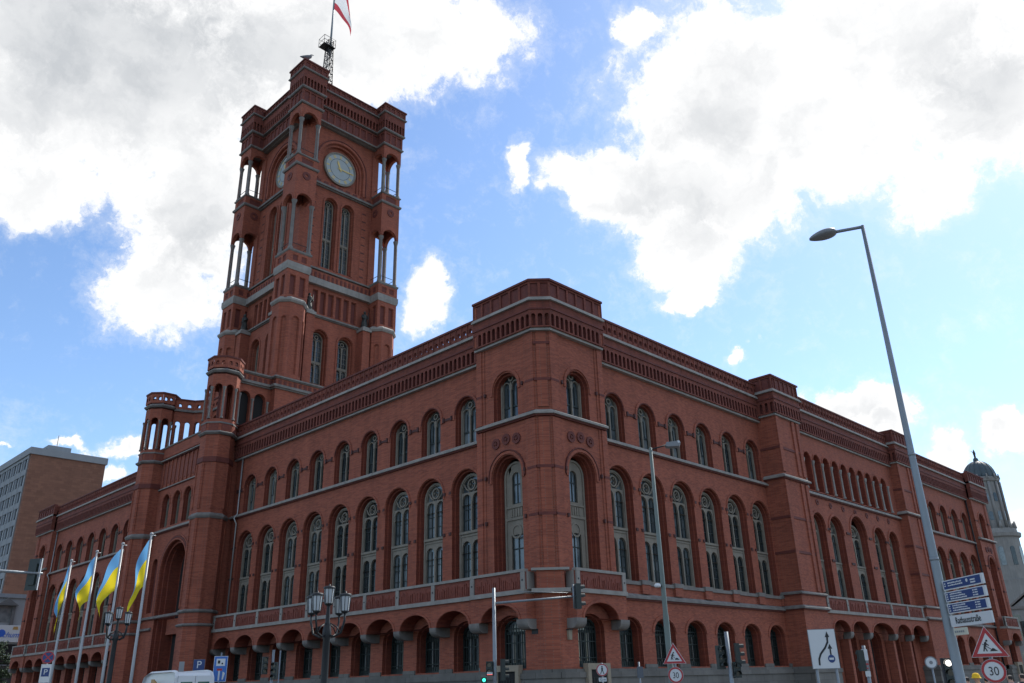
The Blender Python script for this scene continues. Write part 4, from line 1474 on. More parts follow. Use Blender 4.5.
# clock faces
def clock():
    m = MB().use(CLOCKW)
    m.disc(ID, 0, 0, 2.15, -0.1, 0.06, 36)
    m.use(TRACERY)
    m.ring(ID, 0, 0, 2.15, 2.32, -0.1, 0.12, 36)
    m.use(BRONZE)
    m.ring(ID, 0, 0, 1.42, 1.46, 0.0, 0.075, 36)
    m.ring(ID, 0, 0, 2.04, 2.08, 0.0, 0.075, 36)
    m.use(GOLD)
    for k in range(12):
        a = PI / 2 - k * PI / 6
        ca, sa = math.cos(a), math.sin(a)
        fat = 0.13 if k % 3 == 0 else 0.085
        nb = 2 if k % 3 else 1
        for j in range(nb):
            off = (j - (nb - 1) / 2) * 0.2
            pts = [(r * ca - (off + w) * sa, r * sa + (off + w) * ca) for r, w in ((1.55, -fat / 1.5), (1.97, -fat / 1.5), (1.97, fat / 1.5), (1.55, fat / 1.5))]
            m.prism(ID, pts, 0.03, 0.085)

    def hand(a, L, w):
        ca, sa = math.cos(a), math.sin(a)
        pts = [(r * ca - q * sa, r * sa + q * ca) for r, q in ((-0.35, -w * .6), (0, -w * .5), (L * 0.7, -w), (L, 0), (L * 0.7, w), (0, w * .5), (-0.35, w * .6))]
        m.prism(ID, pts, 0.09, 0.13)
    hand(PI / 2 + R(22.5), 1.2, 0.16)
    hand(R(0), 1.75, 0.11)
    m.disc(ID, 0, 0, 0.18, 0.05, 0.16, 12)
    return m


ck = clock().build('clock_face', tower)
place(ck, sides[0], 0, 61.75, 4.72)
for s in sides[1:]:
    c2 = copy_of(ck, tower)
    place(c2, s, 0, 61.75, 4.72)


# statues on the buttresses
def statue():
    m = MB().use(BRONZE)
    m.lathe((0, 0, 0), [(0.42, 0), (0.40, 0.25), (0.30, 0.75), (0.27, 1.05), (0.34, 1.35), (0.36, 1.55), (0.22, 1.72), (0.1, 1.78), (0.09, 1.84)], 12)
    m.sphere((0, 0, 1.98), 0.16, 8, 1.15)
    for s in (-1, 1):
        m.tube([(s * 0.30, 0, 1.6), (s * 0.42, -0.08, 1.3), (s * 0.25, -0.32, 1.12)], [0.11, 0.1, 0.07], 8)
    m.tube([(0.3, -0.36, 0.3), (0.28, -0.34, 1.9)], 0.035, 6)
    for k in range(8):
        a = k * PI / 4
        m.tube([(0.36 * math.cos(a), 0.36 * math.sin(a), 0.05), (0.25 * math.cos(a), 0.25 * math.sin(a), 1.1)], [0.07, 0.04], 6)
    return m


st0 = None
for f in sides:
    for s in (-1, 1):
        if st0 is None:
            o = st0 = statue().build('statue', tower)
        else:
            o = copy_of(st0, tower)
        place(o, f, s * 3.75, 40.7, 6.2)


# ------------------------------------------------------------------ hall windows: one of each kind, then copies
def main_window():
    """two storey high window: two lights below a transom, two lights and a roundel above"""
    m = MB().use(TRACERY)
    hw, zs = 1.14, 6.1
    m.arch_ring(ID, 0, hw - 0.11, 0, zs, hw - 0.11, 0.13, -0.2, 0.03, 14)
    m.arch_ring(ID, 0, hw - 0.17, 0, zs, hw - 0.17, 0.07, -0.2, -0.03, 14)
    m.box(ID, -0.075, 0.075, 0, 2.3, -0.18, 0.01)
    m.box(ID, -0.075, 0.075, 3.4, 5.4, -0.18, 0.01)
    L = 1.0
    m.band(ID, -L, L, 2.05, 3.36, -0.01, [dict(uc=s * 0.5, hw=0.42, zb=2.05, zs=2.4, rise=0.42, n=8, orders=[(0, 0.16)]) for s in (-1, 1)])
    m.box(ID, -L - 0.1, L + 0.1, 3.28, 3.44, -0.18, 0.10)
    m.box(ID, -L, L, 3.1, 3.2, -0.1, 0.04)
    m.box(ID, -L, L, -0.02, 0.16, -0.18, 0.07)
    m.band(ID, -L, L, 5.2, 6.02, -0.015, [dict(uc=s * 0.5, hw=0.42, zb=5.2, zs=5.5, rise=0.42, n=8, orders=[(0, 0.16)]) for s in (-1, 1)])
    m.ring(ID, 0, 6.52, 0.30, 0.40, -0.18, -0.005, 14)
    for a in (60, 180, 300):
        m.box(ID, 0.27 * math.cos(R(a)) * 0.55 - 0.03, 0.27 * math.cos(R(a)) * 0.55 + 0.03, 6.52 + 0.15 * math.sin(R(a)) - 0.03, 6.52 + 0.15 * math.sin(R(a)) + 0.1, -0.16, -0.03)
    for s in (-1, 1):
        m.tube([ID(s * 0.2, 6.06, -0.05), ID(s * 0.55, 6.3, -0.05), ID(s * 0.75, 6.62, -0.05)], 0.06, 6)
    m.use(BARS)
    for s in (-1, 1):
        c = s * 0.5
        for za, zb in ((0.1, 2.6), (3.44, 5.85)):
            m.box(ID, c - 0.025, c + 0.025, za, zb, -0.2, -0.13)
            m.box(ID, c - 0.43, c - 0.38, za, zb, -0.2, -0.13)
            m.box(ID, c + 0.38, c + 0.43, za, zb, -0.2, -0.13)
        for zz in (0.15, 0.9, 1.65, 3.5, 4.2, 4.9):
            m.box(ID, c - 0.42, c + 0.42, zz, zz + 0.05, -0.2, -0.135)
    return m


def glass_pane(hw, h, d):
    g = MB().use(GLASS)
    g.face([ID(u, z, d) for u, z in outline(0, hw, 0, h - hw, hw, 14)])
    return g


def upper_window():
    m = MB().use(TRACERY)
    hw, zs = 0.82, 2.6
    m.arch_ring(ID, 0, hw - 0.09, 0, zs, hw - 0.09, 0.11, -0.16, 0.03, 12)
    m.box(ID, -0.05, 0.05, 0, zs, -0.15, 0.015)
    m.arch_ring(ID, 0, hw - 0.14, 0, zs, hw - 0.14, 0.055, -0.16, -0.03, 12)
    for s in (-1, 1):
        m.arch_ring(ID, s * 0.39, 0.28, 2.1, 2.32, 0.3, 0.06, -0.14, 0.0, 8)
    m.ring(ID, 0, 2.9, 0.15, 0.23, -0.14, 0.0, 12)
    m.box(ID, -0.75, 0.75, -0.02, 0.13, -0.15, 0.06)
    m.use(BARS)
    for s in (-1, 1):
        c = s * 0.39
        m.box(ID, c - 0.33, c + 0.33, 0.95, 1.05, -0.18, -0.1)
        m.box(ID, c - 0.33, c - 0.29, 0.1, 2.2, -0.18, -0.105)
        m.box(ID, c + 0.29, c + 0.33, 0.1, 2.2, -0.18, -0.105)
        m.box(ID, c - 0.33, c + 0.33, 0.1, 0.17, -0.18, -0.105)
        m.box(ID, c - 0.02, c + 0.02, 1.05, 2.3, -0.18, -0.11)
    return m


def tall_stone_window():
    """the corner blocks' stone surround with two small windows, one over the other"""
    m = MB().use(TRACERY)
    hw, zs = 0.96, 6.15
    m.band(ID, -hw, hw, 0, 3.2, 0, [dict(uc=0, hw=0.5, zb=0.25, zs=2.55, rise=0, orders=[(0, 0.16)])])
    top = outline(0, hw, 3.2, zs, hw, 14)
    m.band(ID, -0.62, 0.62, 3.2, 6.9, 0.001, [dict(uc=0, hw=0.36, zb=4.45, zs=6.1, rise=0.36, n=10, orders=[(0, 0.16)])])
    for s in (-1, 1):
        m.box(ID, s * 0.62, s * hw, 3.2, 6.15, -0.16, 0.001)
    m.arch_ring(ID, 0, 0.62, 6.15, 6.15, 0.62, hw - 0.62, -0.16, 0.001, 14, jambs=False)
    m.arch_ring(ID, 0, hw - 0.12, 0, zs, hw - 0.12, 0.14, -0.16, 0.07, 14)
    m.box(ID, -hw, hw, 3.45, 3.6, -0.1, 0.08)
    m.box(ID, -hw + .1, hw - .1, 4.2, 4.32, -0.1, 0.08)
    m.ring(ID, 0, 2.75, 0.34, 0.46, 0.0, 0.05, 14)
    for k in range(5):
        m.box(ID, -0.5 + k * 0.22, -0.38 + k * 0.22, 3.65, 4.15, 0.0, 0.05)
    m.use(BARS)
    for za, zb, w in ((0.25, 2.55, 0.5), (4.45, 6.4, 0.36)):
        m.box(ID, -0.03, 0.03, za, zb, -0.2, -0.1)
        m.box(ID, -w, w, za + (zb - za) * 0.62, za + (zb - za) * 0.62 + 0.07, -0.2, -0.1)
        m.box(ID, -w, -w + 0.06, za, zb, -0.2, -0.1)
        m.box(ID, w - 0.06, w, za, zb, -0.2, -0.1)
        m.box(ID, -w, w, za, za + 0.07, -0.2, -0.1)
    return m


def ground_window():
    m = MB().use(BARS)
    hw, zs = 1.0, 2.08
    m.arch_ring(ID, 0, hw - 0.1, 0, zs, 0.6, 0.12, -0.14, 0.02, 10)
    m.box(ID, -hw, hw, 1.9, 2.05, -0.12, 0.0)
    m.box(ID, -hw, hw, 0.0, 0.35, -0.12, 0.01)
    for k in range(5):
        u = -0.7 + k * 0.35
        m.use(PALEBAR if k in (1, 3) else BARS)
        m.box(ID, u - 0.035, u + 0.035, 0.35, 1.9, -0.1, -0.01)
    m.use(BARS)
    for k in range(9):
        u = -0.88 + k * 0.22
        m.box(ID, u - 0.014, u + 0.014, 0.1, 2.5, 0.03, 0.058)
    for zz in (0.5, 1.4, 2.2):
        m.box(ID, -0.95, 0.95, zz, zz + 0.05, 0.025, 0.05)
    return m


def make_window(name, frame, glass):
    e = bpy.data.objects.new(name, None)
    COL.objects.link(e)
    e.parent = hall
    frame.build('frame', e)
    glass.build('glass', e)
    return e


g = MB().use(GLASS)
g.face([ID(u, z, -0.16) for u, z in outline(0, 1.1, 0, 2.08, 0.8, 12)])
kinds = [
    (win_slots, make_window('window', main_window(), glass_pane(1.13, 7.24, -0.19))),
    (up_slots, make_window('window', upper_window(), glass_pane(0.81, 3.42, -0.17))),
    (tall_slots, make_window('window', tall_stone_window(), glass_pane(0.9, 7.05, -0.15))),
    (gr_slots, make_window('ground_floor_window', ground_window(), g))]
for slots, proto in kinds:
    for i, s in enumerate(slots):
        o = proto if i == 0 else copy_of(proto, hall)
        place(o, s[0], s[1], s[2], s[3])
        if len(s) > 4:
            o.scale = (s[4], 1, s[5] if len(s) > 5 else 1)

wl = MB().use(BEIGE)
wl.prism(nr, [(0.5, 4.0), (0.72, 4.0), (0.76, 4.5), (0.46, 4.5)], 0.0, 0.16)
wl.use(IRON)
wl.box(nr, 0.42, 0.80, 4.5, 4.56, 0.0, 0.2)
wl.build('wall_lamp', hall)
wv = MB().use(IRON)
wv.box(nl, 0.42, 0.9, 4.35, 4.62, 0.0, 0.03)
wv.build('vent_grille', hall)
# plaque on the portal
pq = MB().use(STONE)
pq.box(fpz, YC - 6.0, YC - 5.1, 2.6, 3.5, 0.02, 0.06)
pq.build('plaque', hall)

# ------------------------------------------------------------------ on top of the tower
rm = thing('radio_mast', 'lattice radio mast with small platform on top of the clock tower', 'mast', (TX, TY, 71.0))
m = MB().use(IRON)
for sx_ in (-1, 1):
    for sy_ in (-1, 1):
        m.tube([(sx_ * 0.7, sy_ * 0.7, 0), (sx_ * 0.36, sy_ * 0.36, 14.4)], 0.06, 6)
for k in range(12):
    za, zb = k * 1.2, (k + 1) * 1.2
    ra, rb = 0.7 - 0.0236 * za, 0.7 - 0.0236 * zb
    for s, t_ in ((1, 0), (0, 1), (-1, 0), (0, -1)):
        p = lambda r, z, q: ((s * r + (-t_) * q * r), (t_ * r + s * q * r), z)
        m.tube([p(ra, za, -1), p(rb, zb, 1)], 0.04, 5)
        m.tube([p(ra, za, 1), p(rb, zb, -1)], 0.04, 5)
        m.tube([p(rb, zb, -1), p(rb, zb, 1)], 0.035, 5)
m.build('lattice', rm)
m = MB().use(IRON)
m.box(Fr((0, 0), (1, 0), (0, 1)), -1.3, 0.5, 13.0, 13.08, -0.7, 0.7)
for zz in (13.7, 14.4):
    m.tube([(-1.3, -0.7, zz), (0.5, -0.7, zz), (0.5, 0.7, zz), (-1.3, 0.7, zz), (-1.3, -0.7, zz)], 0.035, 5)
for x in (-1.3, -0.4, 0.5):
    for y in (-0.7, 0.7):
        m.tube([(x, y, 13.0), (x, y, 14.4)], 0.035, 5)
m.build('platform', rm)
m = MB().use(GALV)
for x in (1.6, 2.4, 3.2, 4.0):
    m.tube([(x, -1.2, 0.0), (x, -1.2, 2.6)], 0.04, 5)
for zz in (1.4, 2.0, 2.6):
    m.tube([(1.6, -1.2, zz), (4.0, -1.2, zz)], 0.035, 5)
m.build('railing', rm)

tf = thing('tower_flag', 'white flag with red stripes flying from the tall pole on the tower', 'flag', (TX, TY, 84.0))
m = MB().use(GALV)
m.tube([(0.1, 0, -1.0), (0.15, 0, 7), (0.15, 0, 15.5)], [0.16, 0.13, 0.07], 8)
m.sphere((0.15, 0, 15.6), 0.18, 8)
m.build('pole', tf)


def cloth(mb, top, hoist, fly, out, droop, side, mats, nu=16, nv=12, sag=0.0, fold=0.16, narrow=0.0, ph=0.0, curl=1.0, reach0=0.42):
    """flag hanging from a pole: out = horizontal unit vector, droop = drop along the fly"""
    out = Vector(out)
    side = Vector(side)
    rows = []
    for j in range(nv + 1):
        t = j / nv
        row = []
        for i in range(nu + 1):
            s = i / nu
            reach = fly * (1 - droop) * s + fly * droop * reach0 * math.sin(min(s, 1) * PI / 2) * (1 - narrow * s * t)
            dz = -fly * droop * (s ** 1.25) * (1 - 0.18 * t)
            p = Vector(top) + Vector((0, 0, -hoist * t * (1 - 0.15 * s * droop))) + out * reach + Vector((0, 0, dz - sag * s * t))
            p += side * fold * (s ** 0.6) * math.sin(7.5 * s + 5.0 * t * curl + ph) + out * fold * 0.7 * s * math.sin(4 * t + 5 * s + ph)
            row.append(tuple(p))
        rows.append(row)
    i0 = len(mb.v)
    for r in rows:
        mb.v.extend(r)
    n = nu + 1
    for j in range(nv):
        t = (j + 0.5) / nv
        for lim, mm in mats:
            if t <= lim:
                mb.use(mm)
                break
        for i in range(nu):
            mb.f.append((i0 + j * n + i, i0 + j * n + i + 1, i0 + (j + 1) * n + i + 1, i0 + (j + 1) * n + i))
            mb.mi.append(mb.cur)
            mb.sm.append(True)


m = MB()
cloth(m, (0.2, 0, 13.6), 6.2, 8.0, (0.76, -0.65, 0), 0.86, (0.65, 0.76, 0), [(0.2, FLAGR), (0.8, FLAGW), (1.0, FLAGR)], 18, 15, fold=0.3, reach0=0.2)
m.build('cloth', tf)

bd = thing('bird', 'dark gull perched on the corner parapet of the clock tower', 'bird', (TX - 7.2, TY - 7.2, 72.75))
m = MB().use(mat('plumage', (0.16, 0.16, 0.17), 0.8))
m.tube([(-0.55, 0.2, 0.42), (-0.3, 0.1, 0.45), (0, 0, 0.52), (0.22, -0.08, 0.68), (0.3, -0.1, 0.86), (0.36, -0.13, 0.92)], [0.03, 0.13, 0.2, 0.15, 0.09, 0.05], 8)
m.tube([(0.36, -0.13, 0.92), (0.5, -0.18, 0.88)], [0.04, 0.01], 6)
m.tube([(0, 0.06, 0.4), (0, 0.06, 0)], 0.025, 5)
m.tube([(0, -0.06, 0.4), (0, -0.06, 0)], 0.025, 5)
bo = m.build('body', bd)
bo.scale = (1.5, 1.5, 1.5)

# ------------------------------------------------------------------ neighbouring buildings
blk = thing('apartment_block', 'tall slab block with windowless orange brick end wall and grey gridded front', 'apartment block', (0, 0, 0))
bx0, bx1, by0, by1, bh = 4.1, 16.6, 125.0, 190.0, 42.2
m = MB().use(BLOCKBR)
m.box(Fr((0, by0), (1, 0), (0, -1)), bx0, bx1, 0, bh - 1.2, -1.0, 0.0)
m.use(CONC)
m.box(Fr((0, by0), (1, 0), (0, -1)), bx0 + 0.3, bx1, 0, bh - 1.2, -(by1 - by0), -1.0)
m.build('walls', blk)
m = MB().use(CONCL)
m.box(Fr((0, by0), (1, 0), (0, -1)), bx0 - 0.35, bx1 + 0.25, bh - 1.2, bh, -(by1 - by0), 0.25)
m.build('roof_edge', blk)
m = MB().use(CONC)
for yy_ in (6, 24, 41):
    m.box(Fr((0, by0), (1, 0), (0, -1)), bx0 + 4, bx0 + 8, bh, bh + 2.4, -yy_ - 5, -yy_)
m.use(IRON)
m.tube([(bx0 + 6, by0 + 8, bh), (bx0 + 6, by0 + 8, bh + 5)], 0.06, 5)
m.build('roof_plant', blk)
gf = Fr((bx0, by0), (0, 1), (-1, 0))
nfl = 12
fh = (bh - 1.2 - 6.0) / nfl
m = MB().use(CONCL)
for k in range(nfl + 1):
    m.box(gf, 1.0, 65, 6.0 + k * fh - 0.55, 6.0 + k * fh + 0.45, -0.3, 0.12)
for k in range(22):
    m.use(CONCL)
    m.box(gf, 1.0 + k * 3.0 - 0.18, 1.0 + k * 3.0 + 0.18, 6.0, bh - 1.2, -0.3, 0.16)
    m.use(CONC)
    m.box(gf, 1.0 + k * 3.0 + 1.9, 1.0 + k * 3.0 + 2.7, 6.0, bh - 1.2, -0.3, 0.02)
m.build('facade_grid', blk)
m = MB().use(GLASS)
m.box(gf, 1.0, 64.9, 6.0, bh - 1.3, -0.32, -0.12)
m.use(WHITE)
for k in range(nfl):
    for j in range(21):
        u = 1.0 + j * 3.0 + 0.25
        z = 6.0 + k * fh + 0.45
        m.box(gf, u, u + 1.6, z, z + 0.12, -0.14, -0.04)
        m.box(gf, u + 0.75, u + 0.87, z, z + fh - 1.0, -0.14, -0.04)
        if (k * 7 + j * 3) % 5 < 2:
            m.box(gf, u + 0.1, u + 0.7, z + 0.2, z + fh - 1.1, -0.13, -0.1)
m.build('window_band', blk)

shp = thing('shop_building', 'low pale grey shop building with blue lettered fascia below the brick end wall', 'shop', (0, 0, 0))
sf = Fr((0, 119.0), (1, 0), (0, -1))
m = MB().use(CONCL)
m.box(sf, -14, 9.5, 0, 16.3, -5.9, 0)
m.use(CONC)
m.box(sf, -14.3, 9.8, 16.3, 16.9, -5.9, 0.35)
m.use(DARK)
m.box(sf, -14, 9.5, 0, 9.4, 0.0, 0.03)
m.build('walls', shp)
for u, w_ in ((-9, 2.3), (-5, 2.3), (-1.2, 2.3), (2.2, 2.3), (6.4, 0.8)):
    m = MB().use(GLASS)
    m.box(sf, u, u + w_, 12.6, 15.2, -0.05, 0.04)
    m.build('window', shp)
m = MB().use(ROOFM)
m.prism(sf, [(1.8, 15.1), (3.3, 16.2), (4.9, 15.1)], 0.0, 0.9)
m.box(sf, 4.2, 4.7, 12.2, 15.1, 0.03, 0.3)
m.build('canopy', shp)
m = MB().use(SIGNW)
m.box(sf, -2, 6.7, 9.7, 12.2, 0.02, 0.3)
m.use(mat('fascia_blue', (0.03, 0.12, 0.5), 0.4))
m.disc(sf, 3.35, 11.0, 0.55, 0.3, 0.34, 16)
m.use(OCHRE)
m.prism(sf, [(4.8, 11.55), (5.6, 11.55), (5.5, 12.0), (4.9, 12.0)], 0.3, 0.33)
fa = m.build('fascia', shp)
text('Schuma', 1.15, MATS['fascia_blue'], shp, (3.0, 118.66, 10.75), FRONT, shear=0.35, sx=0.92)
m = MB().use(BLACK)
m.box(sf, 2.0, 7.4, 6.6, 8.3, 0.03, 0.5)
aw = m.build('awning', shp)
text('IOK', 1.0, SIGNW, shp, (3.6, 118.48, 7.55), FRONT)
m = MB().use(GLASS)
m.box(sf, 2.2, 7.3, 3.0, 6.3, 0.03, 0.08)
m.use(CONC)
m.box(sf, 2.0, 7.5, 6.25, 6.45, 0.03, 0.3)
m.build('shop_front', shp)

# domed tower far behind on the right
dx, dy = 292.1, 54.0
dt = thing('domed_tower', 'pale stone tower with dark dome and small figure on top, far behind the right end', 'tower', (dx, dy, 0))
m = MB().use(SHELL)
z_d0, z_d1, z_low, z_bas = 66.0, 72.6, 47.5, 30.0
m.lathe((0, 0, 0), [(5.3, z_low), (5.3, z_d0 - 2.0), (5.8, z_d0 - 1.6), (6.0, z_d0 - 0.7), (5.5, z_d0 - 0.6), (5.4, z_d0)], 24, False)
for k in range(12):
    a = k * PI / 6 + 0.13
    m.tube([(5.65 * math.cos(a), 5.65 * math.sin(a), z_low), (5.65 * math.cos(a), 5.65 * math.sin(a), z_d0 - 2.0)], 0.4, 8)
    m.tube([(5.8 * math.cos(a), 5.8 * math.sin(a), z_d0 - 1.0), (5.8 * math.cos(a), 5.8 * math.sin(a), z_d0 + 0.9)], [0.45, 0.2], 6)
    m.tube([(7.0 * math.cos(a), 7.0 * math.sin(a), z_low), (7.0 * math.cos(a), 7.0 * math.sin(a), z_low + 2.4)], [0.6, 0.25], 6)
m.lathe((0, 0, 0), [(7.3, z_bas), (7.3, z_low - 3.2), (8.1, z_low - 2.8), (8.3, z_low - 1.6), (7.4, z_low - 1.4), (7.2, z_low), (5.2, z_low)], 24, False)
m.build('drum', dt)
m = MB().use(SHELL)
m.box(Fr((0, 0), (1, 0), (0, -1)), -9, 16, 0, z_bas, -13, 9)
m.build('base', dt)
m = MB().use(COPPER)
prof = [(5.5, z_d0)]
for i in range(11):
    a = PI / 2 * i / 10
    prof.append((max(5.35 * math.cos(a), 0.7), z_d0 + (z_d1 - z_d0) * math.sin(a)))
prof += [(0.9, z_d1 + 0.2), (0.8, z_d1 + 0.9), (0.4, z_d1 + 1.3), (0.15, z_d1 + 1.6)]
m.lathe((0, 0, 0), prof, 24)
for k in range(16):
    a = k * PI / 8
    m.tube([(5.4 * math.cos(PI / 2 * i / 8) * math.cos(a), 5.4 * math.cos(PI / 2 * i / 8) * math.sin(a), z_d0 + (z_d1 - z_d0) * math.sin(PI / 2 * i / 8)) for i in range(8)], 0.1, 5)
m.build('dome', dt)
m = MB().use(BRONZE)
m.sphere((0, 0, z_d1 + 1.7), 0.4, 8)
m.tube([(0, 0, z_d1 + 1.6), (0, 0, z_d1 + 2.9), (0.1, 0, z_d1 + 3.6), (0, 0, z_d1 + 4.4)], [0.25, 0.5, 0.35, 0.1], 8)
m.tube([(0, 0.2, z_d1 + 3.2), (0.1, 0.9, z_d1 + 4.0)], 0.14, 5)
m.build('finial', dt)
for k in range(12):
    a = k * PI / 6 + 0.13 + PI / 12
    n_ = (math.cos(a), math.sin(a))
    for r_, hw_, za, zb in ((5.25, 0.6, z_low + 3.0, z_low + 5.5), (5.25, 0.6, z_low + 9.5, z_low + 12.0), (7.25, 0.8, z_bas + 5, z_low - 7.0)):
        ff = Fr((r_ * n_[0], r_ * n_[1]), (-n_[1], n_[0]), n_)
        m = MB().use(GLASS)
        m.prism(ff, outline(0, hw_, za, zb, hw_, 8), -0.3, 0.12)
        m.build('window', dt)
# gabled office wing in front of the dome
gb = thing('gabled_building', 'grey stone building with low gable at the right edge behind the brick block', 'building', (-36.516 + (157.0 + 36.5) * 1.3, -33.246 + (15.5 + 33.2) * 1.3, 0))
m = MB().use(SHELL)
gfr = Fr((0, 0), (-0.28, 0.96), (-0.96, -0.28))
m.box(gfr, -16, 12, 0, 16.5, -20, 0)
m.prism(gfr, [(-11, 17.2), (-4.0, 22.2), (3, 17.2)], -20, 0.2)
m.build('walls', gb)
m = MB().use(STONE_D)
m.box(gfr, -16.3, 12.3, 16.5, 17.2, -20, 0.5)
for s, (a, b_) in ((1, ((-11.6, 17.25), (-4.0, 22.9))), (-1, ((3.6, 17.25), (-4.0, 22.9)))):
    m.prism(gfr, [a, b_, (b_[0], b_[1] + 0.5), (a[0], a[1] + 0.5)], -20, 0.6)
m.build('cornice', gb)
for k in range(8):
    for z in (4, 9, 13):
        m = MB().use(GLASS)
        m.box(gfr, -14 + k * 3.2, -12.4 + k * 3.2, z, z + 2.2, -0.1, 0.05)
        m.build('window', gb)


# ------------------------------------------------------------------ a tree by the shop
def tree(loc, h, r, label):
    t = thing('street_tree', label, 'tree', loc)
    m = MB().use(BARK)
    m.tube([(0, 0, 0), (0.08, 0.05, h * 0.35), (0, 0.1, h * 0.7), (0.1, 0, h * 0.92)], [0.22, 0.17, 0.1, 0.03], 8)
    rnd = random.Random(3)
    tips = []
    for k in range(14):
        a, z0 = rnd.uniform(0, 2 * PI), h * rnd.uniform(0.3, 0.7)
        L = r * rnd.uniform(0.55, 0.95)
        p = (L * math.cos(a), L * math.sin(a), z0 + L * rnd.uniform(0.2, 0.9))
        m.tube([(0, 0.05, z0), (p[0] * .5, p[1] * .5, (z0 + p[2]) / 2 + .1), p], [0.08, 0.05, 0.02], 5)
        tips.append(Vector(p))
    tips.append(Vector((0, 0, h * 0.95)))
    m.build('trunk', t)
    m = MB().use(LEAF)
    for p in tips:
        for k in range(220):
            q = p + Vector((rnd.gauss(0, .42), rnd.gauss(0, .42), rnd.gauss(0, .36)))
            a = Vector((rnd.uniform(-1, 1), rnd.uniform(-1, 1), rnd.uniform(-.6, .6))).normalized() * 0.16
            b_ = a.cross(Vector((rnd.uniform(-1, 1), rnd.uniform(-1, 1), 1))).normalized() * 0.1
            m.face([tuple(q - a), tuple(q - b_), tuple(q + a), tuple(q + b_)])
    m.build('crown', t)
    return t


tree((1.2, 110.0, 0), 9.2, 2.0, 'small dark leafy tree in front of the shop fascia at the far left')

# ------------------------------------------------------------------ flags before the portal
fp_data = [(13.0, 9.8, 0.0, 'blue and yellow flag hanging limp, nearest to the brick portal'),
           (16.9, 9.76, 1.3, 'blue and yellow flag hanging in front of the candelabra lamp'),
           (20.85, 9.8, 2.4, 'blue and yellow flag, third from the brick portal'),
           (25.15, 9.75, 3.9, 'blue and yellow flag, farthest from the brick portal')]
for fi, (y, h, ph, lab) in enumerate(fp_data):
    t = thing('flagpole', lab.replace('flag', 'flag on a white pole', 1), 'flag', (-18, y, 0), 0, 'flags on poles before the town hall')
    m = MB().use(mat('pole_white', (0.36, 0.37, 0.38), 0.4, var=0.08))
    m.tube([(0, 0, 0), (0, 0, 3), (0, 0, h)], [0.085, 0.08, 0.055], 10)
    m.sphere((0, 0, h + 0.05), 0.09, 8)
    m.tube([(-0.05, 0, h - 0.03), (0.22, -0.05, h - 0.03)], 0.03, 6)
    m.build('pole', t)
    m = MB()
    cloth(m, (-0.05, 0.06, h - 0.25), (2.5, 2.3, 2.6, 2.2)[fi], (2.5, 2.4, 2.0, 2.9)[fi], (-0.80, 0.60, 0), (0.96, 0.92, 0.95, 0.98)[fi], (0.6, 0.8, 0), [(0.4, FLAGB), (1.0, FLAGY)], 20, 14, fold=(0.17, 0.12, 0.2, 0.15)[fi], ph=ph, narrow=0.3, curl=0.8 + 0.25 * ph, reach0=(0.2, 0.3, 0.26, 0.1)[fi])
    m.build('cloth', t)


# ------------------------------------------------------------------ candelabra street lamps
def candelabra(loc, label, h=4.68, rot=0.09):
    t = thing('candelabra_lamp', label, 'street lamp', loc, rot, 'five lantern candelabra lamps')
    m = MB().use(IRON)
    m.lathe((0, 0, 0), [(0.3, 0), (0.3, 0.3), (0.2, 0.45), (0.16, 1.1), (0.11, 1.3), (0.1, h - 1.6), (0.14, h - 1.5), (0.12, h - 1.3), (0.07, h - 1.1), (0.045, h - 0.62)], 12)
    for k in range(4):
        a = k * PI / 2 + 0.3
        c, s = math.cos(a), math.sin(a)
        m.tube([(0, 0, h - 1.45), (0.25 * c, 0.25 * s, h - 1.52), (0.48 * c, 0.48 * s, h - 1.42), (0.58 * c, 0.58 * s, h - 1.1), (0.58 * c, 0.58 * s, h - 0.86)], 0.032, 6)
        m.tube([(0.1 * c, 0.1 * s, h - 1.15), (0.32 * c, 0.32 * s, h - 1.25), (0.44 * c, 0.44 * s, h - 1.4)], 0.02, 5)
    m.build('post', t)
    spots = [(0, 0, h - 0.62)] + [(0.58 * math.cos(k * PI / 2 + 0.3), 0.58 * math.sin(k * PI / 2 + 0.3), h - 0.86) for k in range(4)]
    for (x, y, z) in spots:
        l = MB().use(MILK)
        l.lathe((x, y, z), [(0.13, 0.04), (0.168, 0.5), (0.001, 0.5)], 8, False)
        lo = l.build('lantern', t)
        lsc = 0.9
        lo.scale = (lsc, lsc, lsc)
        lo.location = (x * (1 - lsc), y * (1 - lsc), z * (1 - lsc))
        f = MB().use(IRON)
        for k in range(8):
            a = k * PI / 4
            f.tube([(x + 0.132 * math.cos(a), y + 0.132 * math.sin(a), z + 0.03), (x + 0.175 * math.cos(a), y + 0.175 * math.sin(a), z + 0.5)], 0.013, 4)
        f.lathe((x, y, z), [(0.001, -0.06), (0.06, -0.04), (0.125, 0.0), (0.125, 0.05), (0.1, 0.06)], 8)
        f.lathe((x, y, z), [(0.19, 0.49), (0.2, 0.55), (0.15, 0.58), (0.03, 0.6), (0.03, 0.64), (0.001, 0.66)], 8)
        f.build('lantern_frame', lo)
    return t


candelabra((-22.33, -11.46, 0), 'black five lantern candelabra lamp standing before the arcade of the near wing')
candelabra((-21.0, 7.95, 0), 'black five lantern candelabra lamp half hidden behind the hanging flags', h=5.6)


# ------------------------------------------------------------------ signs
def look(loc, extra=0.0):
    """rotation about z that turns a sign built facing -y to the camera side"""
    v = Vector((-36.5 - loc[0], -33.2 - loc[1]))
    return math.atan2(v.y, v.x) + PI / 2 + extra


